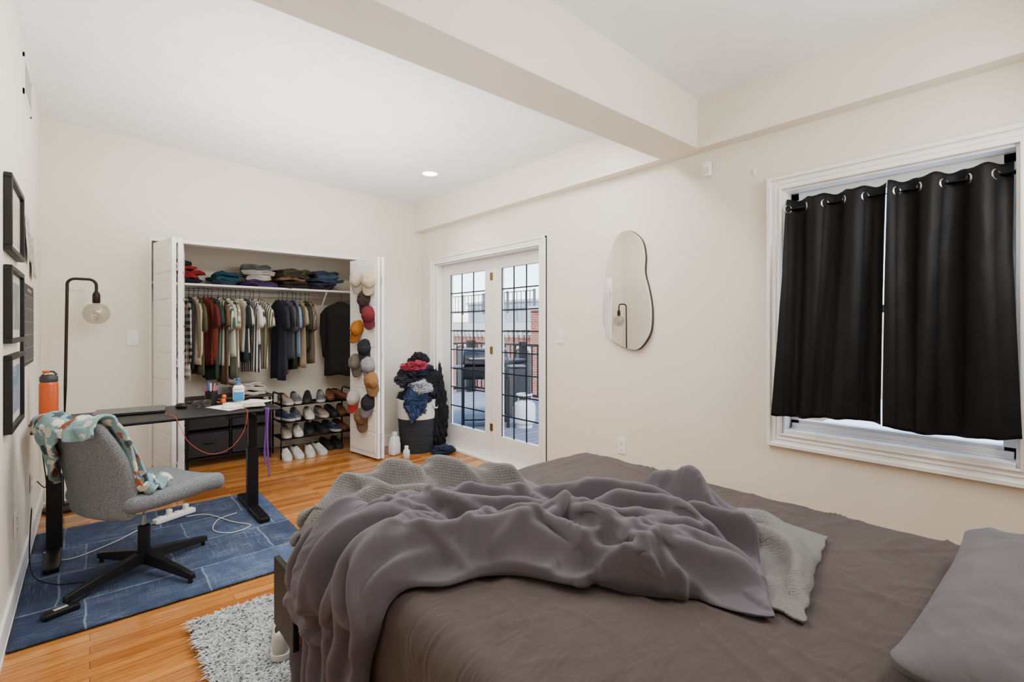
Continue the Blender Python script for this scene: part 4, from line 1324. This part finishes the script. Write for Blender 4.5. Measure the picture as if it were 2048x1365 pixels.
g2 = [('shirt', M('n_navy', (28, 32, 46), .9), 'short', 'navy shirt on a hanger'), ('shirt', M('n_navy2', (34, 38, 50), .9), 'short', 'dark blue shirt on a hanger'),
      ('shirt', M('n_grey', (76, 78, 84), .9), 'short', 'grey shirt on a hanger'), ('shirt', M('n_blk', (24, 24, 28), .9), 'short', 'black shirt on a hanger'),
      ('shirt', M('n_blue', (112, 130, 152), .9), 'short', 'pale blue shirt on a hanger'), ('shirt', M('n_sand', (150, 134, 108), .9), 'short', 'sand coloured shirt on a hanger'),
      ('shirt', M('n_dgrn', (44, 50, 40), .9), 'short', 'dark green shirt on a hanger'), ('shirt', Mstripe('n_str', (140, 126, 100), (80, 72, 56), 14), 'short', 'brown striped shirt on a hanger')]
for i, (nm, mt, sl, lb) in enumerate(g2):
    garment(nm, mt, (1.50 + i * .046 + random.uniform(-.008, .008), 5.5, RZc), radians(0 + random.uniform(-9, 12)), (.90, .84, .68, .80, .66, .78, .60, .74)[i], .155, sl, lb, th=.016)
garment('jacket', M('jk_black', (20, 20, 24), .85), (2.16, 5.48, RZc), radians(44), .90, .20, 'long', 'black jacket hanging alone on the rod', th=.04)

# ------------------------------------------------------------------ folded clothes
def folded(loc, w_, d_, h, rgb, rz=0, lab='folded garment'):
    bm = bmesh.new()
    rows = []
    nseg = 22
    prof = []
    for k in range(13):
        a = pi / 2 + pi * k / 12
        prof.append((-d_ / 2 + h * .5 + h * .5 * cos(a), h * .5 + h * .5 * sin(a)))
    prof = [(d_ / 2, h * .97)] + prof + [(d_ / 2, 0)]
    pr = list(prof)
    mid = len(prof) // 2
    pr[mid] = (pr[mid][0] + h * .28, pr[mid][1])
    rr = random.Random(int(loc[0] * 991 + loc[2] * 773))
    o_ = rr.uniform(0, 9)
    for i in range(nseg + 1):
        x = -w_ / 2 + w_ * i / nseg
        e_ = 1 - (abs(2 * i / nseg - 1)) ** 8 * .35
        rows.append([Vector((x + .018 * nz(z * 30, o_, i * .2), y + .038 * nz(x * 14, z * 40, o_), h * .5 + (z - h * .5) * e_ + .020 * nz(x * 12, y * 9, o_))) for (y, z) in pr])
    loft(bm, rows)
    rgb = tuple(int(c * .88) for c in rgb)
    o = mk('folded_clothing', bm, M('fold_%d' % rr.randint(0, 10 ** 6), rgb, .95, bump=.4, bscale=90, var=.12, vscale=18), loc=loc, rot=(0, 0, rz), sharp=1.2)
    return top(o, lab, 'folded clothes', 'folded clothes on the closet shelf')
SZ = 1.750
def stack(x, y, w_, d_, items):
    z = SZ
    for (rgb, h, lab) in items:
        folded((x + random.uniform(-.03, .03), y + random.uniform(-.015, .015), z), w_ + random.uniform(-.07, .04), d_, h, rgb, random.uniform(-.22, .22), 'folded ' + lab + ' in a stack on the closet shelf')
        z += h * .98
stack(.66, 5.56, .25, .3, [((30, 34, 60), .045, 'navy sweater'), ((170, 36, 44), .04, 'red sweater'), ((150, 30, 40), .04, 'red shirt'), ((190, 60, 60), .035, 'light red shirt'), ((38, 42, 66), .045, 'navy shirt')])
stack(1.02, 5.56, .27, .3, [((46, 60, 90), .035, 'blue shirt'), ((20, 104, 114), .04, 'teal shirt'), ((26, 76, 96), .045, 'blue green sweater')])
stack(1.32, 5.55, .27, .3, [((76, 46, 110), .05, 'purple sweatshirt'), ((212, 206, 198), .06, 'white sweatshirt'), ((200, 196, 192), .05, 'white sweater'), ((106, 108, 110), .06, 'grey hoodie')])
stack(1.64, 5.56, .27, .3, [((50, 44, 42), .035, 'dark brown trousers'), ((66, 48, 40), .04, 'brown trousers'), ((150, 120, 90), .03, 'tan trousers'), ((82, 78, 60), .05, 'olive trousers'), ((94, 90, 74), .05, 'khaki trousers')])
stack(1.98, 5.56, .27, .3, [((50, 42, 42), .035, 'dark trousers'), ((48, 60, 82), .045, 'dark jeans'), ((76, 96, 126), .04, 'blue jeans'), ((88, 110, 138), .045, 'light jeans'), ((66, 80, 104), .04, 'faded jeans')])
z = .647
for k in range(3):
    o = folded((1.22, 5.54, z), .26, .28, .04, (206, 200, 190), .05 * k, 'folded white towel on the fabric dresser'); o['category'] = 'towel'; o['group'] = 'towels on the dresser'; o.name = 'folded_towel'; z += .04

# ------------------------------------------------------------------ caps
def cap(loc, rgb, face, brim_rgb=None, lab=''):
    e = bpy.data.objects.new('baseball_cap', None); e.empty_display_size = .05; COL.objects.link(e)
    top(e, lab, 'hat', 'caps hung on the closet door')
    tl = random.uniform(-.35, .35)
    zax = Vector((-cos(face) * .9, -sin(face) * .9, .30)).normalized()
    yax = Vector((-.25 * cos(face) + tl * sin(face), -.25 * sin(face) - tl * cos(face), -1)); yax = (yax - zax * yax.dot(zax)).normalized(); xax = yax.cross(zax)
    mt = Matrix((xax, yax, zax)).transposed().to_4x4(); mt.translation = Vector(loc)
    e.matrix_world = mt
    rgb = tuple(int(c * .86) for c in rgb)
    mc = M('cap_%d_%d_%d' % rgb, rgb, .9, bump=.2, bscale=200)
    bm = bmesh.new()
    q = bmesh.ops.create_uvsphere(bm, u_segments=24, v_segments=16, radius=.076)
    bmesh.ops.bisect_plane(bm, geom=bm.verts[:] + bm.edges[:] + bm.faces[:], plane_co=(0, 0, 0), plane_no=(0, 0, -1), clear_outer=True)
    for v in bm.verts:
        an = atan2(v.co.y, v.co.x)
        v.co.y *= 1.15; v.co.z *= .92
        g = 1 - .05 * (1 - abs(sin(3 * an))) ** 6 * (v.co.z > .01)
        v.co.x *= g; v.co.y *= g
        if v.co.y > .02 and v.co.z > .02: v.co.z *= 1.12
        v.co += Vector((nz(v.co.x * 20, v.co.y * 20, loc[2] * 9), nz(v.co.x * 20, v.co.y * 20, loc[2] * 9 + 4), nz(v.co.x * 20, v.co.z * 20, loc[2] * 7))) * .008
    mk('crown', bm, mc, parent=e, solid=.003, sharp=2)
    bm = bmesh.new(); rows = []
    for i in range(17):
        a = radians(-60 + 120 * i / 16)
        r0 = Vector((.075 * sin(a), .085 * cos(a), .004)); L_ = .082 * cos(a * .95) ** .45
        row = []
        for j in range(7):
            t = j / 6
            x = r0.x * (1 - .06 * t); y = r0.y + L_ * t
            row.append((x, y, r0.z - 4.5 * x * x * t - .006 * t))
        rows.append(row)
    sheet(bm, rows)
    br = brim_rgb or tuple(int(c * .80) for c in rgb)
    mk('brim', bm, M('brim_%d_%d_%d' % br, br, .85), parent=e, solid=.004)
    bm = bmesh.new(); sph(bm, (0, 0, .071), .007); mk('button', bm, mc, parent=e)
    return e
for (u_, z, rgb, br_, f, lab) in [
    (706, 1.82, (224, 212, 188), None, .5, 'cream baseball cap hung on the closet door'), (731, 1.80, (220, 204, 174), None, .9, 'pale tan baseball cap hung on the closet door'),
    (722, 1.62, (60, 42, 38), None, .4, 'dark brown cap hung on the closet door'),
    (730, 1.46, (118, 20, 36), None, .7, 'maroon baseball cap hung on the closet door'), (708, 1.32, (196, 118, 26), None, .5, 'mustard yellow baseball cap hung on the closet door'),
    (722, 1.13, (26, 29, 40), None, .8, 'dark navy baseball cap hung on the closet door'), (704, .97, (126, 118, 108), None, .5, 'beige grey cap hung on the closet door'),
    (730, .95, (150, 154, 160), None, .9, 'light grey cap hung on the closet door'), (736, .80, (160, 116, 66), None, .9, 'tan cap hung on the closet door'),
    (700, .60, (216, 210, 204), (160, 30, 30), .4, 'white cap with a red brim hung on the closet door'), (730, .58, (26, 28, 34), (90, 90, 94), .9, 'black mesh cap hung on the closet door'),
    (716, .42, (136, 100, 66), None, .7, 'brown tan cap hung on the closet door')]:
    y = 4.62 + (732 - u_) / 32 * .28
    xf = 2.175 - (y - 4.53) / .5 * .075
    cap((xf - .045, y, z), rgb, f, br_, lab)

# ------------------------------------------------------------------ laundry basket
BKX, BKY = 2.68, 4.66
bk = empty('laundry_basket', (BKX, BKY, 0), 0, 'tall coiled rope laundry basket, charcoal with white top', 'basket')
def coil(z0, z1, r0, r1):
    pr = []
    n_ = int((z1 - z0) / .016)
    for k in range(n_ * 4 + 1):
        t = k / (n_ * 4)
        pr.append((r0 + (r1 - r0) * t + .004 * abs(sin(pi * t * n_)), z0 + (z1 - z0) * t))
    return pr
bm = bmesh.new(); lathe(bm, [(.15, 0)] + coil(.005, .36, .175, .203), n=40); mk('basket_body', bm, M('rope_charcoal', (38, 40, 44), .95, bump=.4, bscale=120), parent=bk)
bm = bmesh.new(); lathe(bm, coil(.36, .56, .203, .21) + [(.195, .562), (.19, .42)], n=40); mk('basket_band', bm, M('rope_white', (214, 210, 202), .95, bump=.4, bscale=120), parent=bk, label='white rope upper band')
for s in (0.2, pi + .2):
    bm = bmesh.new(); c = Vector((cos(s - 1.2), sin(s - 1.2), 0)); tn = Vector((-c.y, c.x, 0))
    tube(bm, [c * .215 + tn * (.06 * cos(a)) + Vector((0, 0, .52 - .05 * sin(a))) + c * .015 * sin(a) for a in [pi * k / 12 for k in range(13)]], .008, 8)
    mk('handle', bm, bpy.data.materials['rope_white'], parent=bk)
def crumple(loc, sc, rgb, seed, lab, cat='clothing', mat=None):
    bm = bmesh.new()
    bmesh.ops.create_icosphere(bm, subdivisions=6, radius=1)
    for v in bm.verts:
        p = v.co.copy()
        wx, wy, wz = nz(p.x * 1.5 + seed, p.y * 1.5, p.z * 1.5), nz(p.x * 1.5, p.y * 1.5 + seed, p.z * 1.5), nz(p.x * 1.5, p.y * 1.5, p.z * 1.5 + seed)
        x, y, z = p.x + wx * .8, p.y + wy * .8, p.z + wz * .8
        r = 1.10 + .35 * wx - .75 * abs(nz(x * 2 + seed, y * 2 + 3, z * 5)) - .36 * abs(nz(x * 4, y * 4 + seed, z * 8)) - .08 * abs(nz(x * 11, y * 11 + seed, z * 14)) + .12
        v.co = Vector((p.x * sc[0], p.y * sc[1], p.z * sc[2])) * r
    o = mk('crumpled_clothing', bm, mat or M('cr_%d' % seed, rgb, .95, bump=.3, bscale=80, var=.1), loc=loc, sharp=3)
    return top(o, lab, cat, 'dirty clothes heaped on the basket')
crumple((BKX, BKY, .57), (.19, .19, .10), (34, 36, 46), 1, 'dark crumpled clothes filling the basket')
crumple((BKX - .08, BKY - .13, .57), (.12, .11, .17), (36, 54, 88), 2, 'crumpled blue jeans spilling over the basket rim')
crumple((BKX - .04, BKY - .15, .70), (.12, .10, .07), (160, 164, 170), 3, 'crumpled white and grey shirt on the pile')
crumple((BKX + .08, BKY - .06, .70), (.15, .15, .19), (22, 22, 26), 4, 'crumpled black clothes on the pile')
crumple((BKX - .04, BKY + .02, .78), (.18, .16, .11), (40, 40, 50), 5, 'dark grey crumpled shirt on the pile')
crumple((BKX + .02, BKY, .86), (.16, .15, .07), (28, 30, 48), 6, 'navy crumpled shirt on the pile')
crumple((BKX - .03, BKY - .03, .91), (.14, .12, .055), (160, 50, 70), 7, 'crumpled raspberry red shirt on the pile')
crumple((BKX + .03, BKY + .02, .98), (.10, .08, .07), (24, 24, 34), 8, 'small dark garment on top of the pile')
crumple((BKX - .14, BKY - .17, .50), (.06, .05, .16), (40, 60, 98), 9, 'denim leg hanging over the basket side')
crumple((BKX + .19, BKY - .10, .38), (.08, .13, .52), (20, 21, 28), 10, 'long black garment hanging down beside the basket')
crumple((BKX + .15, BKY - .28, .035), (.12, .10, .045), (30, 40, 62), 11, 'crumpled dark blue jeans on the floor')
e = empty('detergent_jug', (2.40, 4.64, 0), radians(20), 'translucent white detergent jug on the floor', 'jug')
bm = bmesh.new()
def jd(q):
    t = (q.z + .1) / .2
    k = 1 - .35 * max(0, t - .55) / .45
    q.x *= k; q.y *= k
    return q
rbox(bm, (0, 0, .10), (.12, .085, .2), .025, 10, disp=jd); mk('jug_body', bm, M('jug_plastic', (216, 216, 214), .35), parent=e)
bm = bmesh.new(); lathe(bm, [(.024, .196), (.028, .2), (.028, .235), (.024, .24)], n=20); mk('jug_cap', bm, M('jug_cap', (195, 198, 202), .4), parent=e)
bm = bmesh.new(); tube(bm, cr([(.035, 0, .185), (.065, 0, .17), (.068, 0, .12), (.052, 0, .09)], 14), .009, 8); mk('jug_handle', bm, m_white, parent=e)
e = empty('detergent_bottle', (2.44, 4.46, 0), 0, 'small clear plastic bottle beside the jug', 'bottle')
bm = bmesh.new(); lathe(bm, [(.03, 0), (.034, .006), (.034, .07), (.02, .09), (.018, .1)], n=20); mk('bottle_body', bm, M('clearish', (204, 206, 204), .25), parent=e)
bm = bmesh.new(); lathe(bm, [(.02, .1), (.02, .12), (.012, .122)], n=18); mk('bottle_cap', bm, m_white, parent=e)

# ------------------------------------------------------------------ outdoors
def deckmat():
    m, nt, b = newmat('weathered_deck')
    v = coords(nt)
    br = nt.nodes.new('ShaderNodeTexBrick'); nt.links.new(v, br.inputs['Vector'])
    br.inputs['Scale'].default_value = 1; br.inputs['Brick Width'].default_value = 3; br.inputs['Row Height'].default_value = .14; br.inputs['Mortar Size'].default_value = .006
    br.inputs['Color1'].default_value = lin(134, 140, 148); br.inputs['Color2'].default_value = lin(112, 118, 126); br.inputs['Mortar'].default_value = lin(36, 38, 42)
    nt.links.new(br.outputs['Color'], b.inputs['Base Color']); b.inputs['Roughness'].default_value = .8
    return m
bm = bmesh.new(); bx(bm, 3.14, 6.2, 2.0, 8.4, -.12, -.01)
top(mk('balcony_deck', bm, deckmat()), 'weathered grey timber balcony deck outside the glass doors', 'deck')
bm = bmesh.new(); bx(bm, 3.14, 9.5, -4.0, 1.9, -.3, .25)  # added pale slab so the strip below the curtains looks out on brightness
top(mk('bright_slab', bm, M('bright_slab_white', (224, 228, 234), .8)), 'added pale slab brightening the view outside the curtained window', 'roof')
def railing(nm, p0, p1, z0, h, mat, lab, post=.09, sp=.12, pw=.02, grp=None):
    p0 = Vector((*p0, z0)); p1 = Vector((*p1, z0)); L_ = (p1 - p0).length; d = (p1 - p0).normalized(); R = Matrix.Rotation(atan2(d.y, d.x), 3, 'Z')
    e = empty(nm, (p0 + p1) / 2, 0, lab, 'railing')
    bm = bmesh.new()
    box(bm, (0, 0, h), (L_, post, .04), R); mk('top_rail', bm, mat, parent=e)
    bm = bmesh.new(); box(bm, (0, 0, .1), (L_, .04, .04), R); mk('bottom_rail', bm, mat, parent=e)
    n_ = max(1, round(L_ / 1.7))
    for k in range(n_ + 1):
        q = d * (-L_ / 2 + L_ * k / n_)
        bm = bmesh.new(); box(bm, (q.x, q.y, (h + .06) / 2), (post, post, h + .06), R); mk('post', bm, mat, parent=e)
    n_ = int(L_ / sp)
    for k in range(1, n_):
        q = d * (-L_ / 2 + L_ * k / n_)
        bm = bmesh.new()
        box(bm, (q.x, q.y, h / 2 + .05), (pw, pw, h - .1), R)
        mk('baluster', bm, mat, parent=e)
    return e
railing('balcony_railing', (6.1, 2.1), (6.1, 8.3), -.01, 1.02, m_black, 'black painted balcony railing', sp=.15)
railing('balcony_railing', (3.7, 8.3), (6.0, 8.3), -.01, 1.02, m_black, 'black painted balcony railing', sp=.15)
bm = bmesh.new(); bx(bm, 3.14, 3.46, 5.22, 5.8, -3, 4)
top(mk('brick_pier', bm, m_brick), 'red brick pier of the building beside the balcony', 'brick wall')
gr = empty('gas_grill', (4.10, 5.30, -.01), radians(-35), 'black covered barbecue grill on the balcony', 'grill')
bm = bmesh.new()
pr = [(.26 * cos(a), .22 * sin(a)) for a in [pi * k / 14 for k in range(15)]]
prism(bm, pr, lambda p: Vector((-.30, p[0], .84 + p[1])), lambda p: Vector((.30, p[0], .84 + p[1]))); mk('grill_lid', bm, M('grill_black', (18, 18, 20), .3), parent=gr, bevel=.02)
bm = bmesh.new(); rbox(bm, (0, 0, .74), (.62, .5, .18), .03, 5); mk('firebox', bm, m_black, parent=gr)
bm = bmesh.new(); tube(bm, [(-.22, -.25, .93), (-.22, -.3, .93), (.22, -.3, .93), (.22, -.25, .93)], .012); mk('lid_handle', bm, m_chrome, parent=gr)
for s in (-1, 1):
    bm = bmesh.new(); rbox(bm, (s * .44, 0, .8), (.24, .42, .03), .008, 3); mk('side_shelf', bm, m_blackmetal, parent=gr)
    for t_ in (-1, 1):
        bm = bmesh.new(); bx(bm, s * .3 - .02, s * .3 + .02, t_ * .2 - .02, t_ * .2 + .02, 0, .68); mk('leg', bm, m_blackmetal, parent=gr)
bm = bmesh.new(); bx(bm, -.3, .3, -.2, .2, .1, .12); mk('lower_shelf', bm, m_blackmetal, parent=gr)
e = empty('propane_tank', (4.42, 4.85, -.01), 0, 'white propane tank standing on the deck', 'gas tank')
bm = bmesh.new(); lathe(bm, [(.11, 0), (.11, .03), (.10, .035), (.145, .07), (.152, .12), (.152, .27), (.14, .32), (.09, .35), (.03, .36)]); mk('tank_body', bm, m_white, parent=e)
bm = bmesh.new(); tube(bm, [(.1 * cos(a), .1 * sin(a), .44) for a in [radians(30 + 12 * k) for k in range(26)]], .012)
for a in (.8, 3.1, 5.4): cyl(bm, (.1 * cos(a), .1 * sin(a), .335), (.1 * cos(a), .1 * sin(a), .44), .012)
mk('tank_collar', bm, m_white, parent=e)
bm = bmesh.new(); cyl(bm, (0, 0, .355), (0, 0, .42), .02); sph(bm, (0, 0, .43), .022); mk('valve', bm, m_brass, parent=e)
e = empty('storage_bin', (4.85, 5.75, -.01), .2, 'dark grey lidded bin on the balcony', 'bin')
bm = bmesh.new(); rbox(bm, (0, 0, .4), (.45, .45, .8), .03, 4); mk('bin_body', bm, M('bin_grey', (36, 38, 42), .6), parent=e)
bm = bmesh.new(); rbox(bm, (0, 0, .83), (.5, .5, .06), .02, 4); mk('bin_lid', bm, m_black, parent=e)

bd = empty('brick_building', (13, 16, -6), 0, 'red brick rowhouse with pale cornice and roof', 'building')
bm = bmesh.new(); bx(bm, 0, 6, -9, 11, 0, 7.45); mk('facade', bm, m_brick, parent=bd)
m_corn = M('cornice_pale', (190, 188, 184), .7)
bm = bmesh.new(); bx(bm, -.25, 0, -9, 11, 7.25, 7.55); bx(bm, -.12, 0, -9, 11, 7.05, 7.25)
for k in range(66): bx(bm, -.2, 0, -9 + k * .3, -8.9 + k * .3, 6.95, 7.25)
mk('cornice', bm, m_corn, parent=bd)
bm = bmesh.new(); bx(bm, .1, 6, -9, 11, 7.45, 7.6); mk('roof', bm, M('roof_grey', (150, 150, 152), .9), parent=bd)
for k in range(9):
    y = -8 + k * 2.1
    bm = bmesh.new(); bx(bm, -.03, .02, y - .45, y + .45, 4.2, 6.3)
    w_ = mk('building_window', bm, M('win_dark_%d' % k, (50, 58, 66), .2), parent=bd)
    bm = bmesh.new()
    tube(bm, [(-.04, y + .52 * cos(a), 6.3 + .28 * sin(a)) for a in [pi * q / 10 for q in range(11)]], .07, 6); bx(bm, -.06, .02, y - .55, y + .55, 4.08, 4.2)
    mk('window_arch', bm, m_corn, parent=bd)
e = empty('roof_house', (16, 19, 1.62), 0, 'grey clad rooftop volume behind the brick row', 'building')
bm = bmesh.new(); bx(bm, 0, 3, -2, 3.2, 0, 1.0); mk('walls', bm, M('siding_grey', (160, 166, 174), .8), parent=e)
bm = bmesh.new(); bx(bm, -.1, 3.1, -2.1, 3.3, 1.0, 1.12); mk('roof_edge', bm, m_corn, parent=e)
railing('roof_deck_railing', (15.2, 16.0), (15.2, 23.5), 2.05, 1.0, M('rail_grey', (84, 86, 92), .6), 'grey roof deck railing above the rowhouses', sp=.3, pw=.03)
e = empty('brick_chimney', (11.0, 11.3, -6), 0, 'red brick chimney stack with pale cap', 'chimney')
bm = bmesh.new(); bx(bm, 0, 1.4, -.45, .45, 0, 7.9); mk('stack', bm, m_brick, parent=e)
bm = bmesh.new(); bx(bm, -.08, 1.48, -.53, .53, 7.9, 8.05); mk('stack_cap', bm, m_corn, parent=e)

# ------------------------------------------------------------------ lights & world
w = bpy.data.worlds.new('world'); bpy.context.scene.world = w; w.use_nodes = True
nt = w.node_tree; bg = nt.nodes['Background']
sky = nt.nodes.new('ShaderNodeTexSky'); sky.sky_type = 'NISHITA'
sky.sun_disc = False; sky.sun_elevation = radians(50); sky.sun_rotation = radians(200); sky.air_density = 1.0; sky.dust_density = 1.0
nt.links.new(sky.outputs[0], bg.inputs['Color']); bg.inputs['Strength'].default_value = .95

def area(nm, loc, rot, sx, sy, energy, colr=(1, .992, .975)):
    l = bpy.data.lights.new(nm, 'AREA'); l.shape = 'RECTANGLE'; l.size = sx; l.size_y = sy; l.energy = energy; l.color = colr
    o = bpy.data.objects.new(nm, l); o.location = loc; o.rotation_euler = rot; COL.objects.link(o); return o
area('side_fill_near', (2.3, -.42, 2.15), (radians(72), 0, radians(32)), .9, .7, 42)  # added fill light behind the camera, raking in from the right; no fixture
area('beam_fill_far', (1.3, 2.05, 2.66), (radians(20), 0, 0), 2.4, .22, 56)  # added fill light tucked out of view behind the beam, for the far half
area('bounce_fill_near', (1.1, .5, 1.9), (radians(180), 0, 0), 1.2, 1.0, 15)  # added floating fill aimed upward to brighten the near ceiling
area('bounce_fill_far', (1.2, 3.4, 1.85), (radians(180), 0, 0), 1.8, 1.8, 52)  # unseen upward fill, added to lift the far ceiling by bounce
s = bpy.data.lights.new('recessed_spot', 'SPOT'); s.energy = 40; s.spot_size = radians(130); s.spot_blend = .8; s.shadow_soft_size = .06; s.color = (1, .96, .9)
o = bpy.data.objects.new('recessed_spot', s); o.location = (2.40, 3.94, 2.74); COL.objects.link(o)
sn = bpy.data.lights.new('sun', 'SUN'); sn.energy = 5; sn.angle = .02; sn.color = (1, .97, .93)
o = bpy.data.objects.new('sun', sn); o.rotation_euler = (radians(48), 0, radians(-75)); COL.objects.link(o)

# ------------------------------------------------------------------ camera
cd = bpy.data.cameras.new('camera'); cam = bpy.data.objects.new('camera', cd); COL.objects.link(cam)
cd.sensor_width = 36; cd.lens = 975 / 2048 * 36
cd.shift_y = -25.5 / 2048
cd.clip_start = .02
cam.location = (0, 0, 1.32)
cam.rotation_euler = (pi / 2, 0, -radians(40.9))
bpy.context.scene.camera = cam
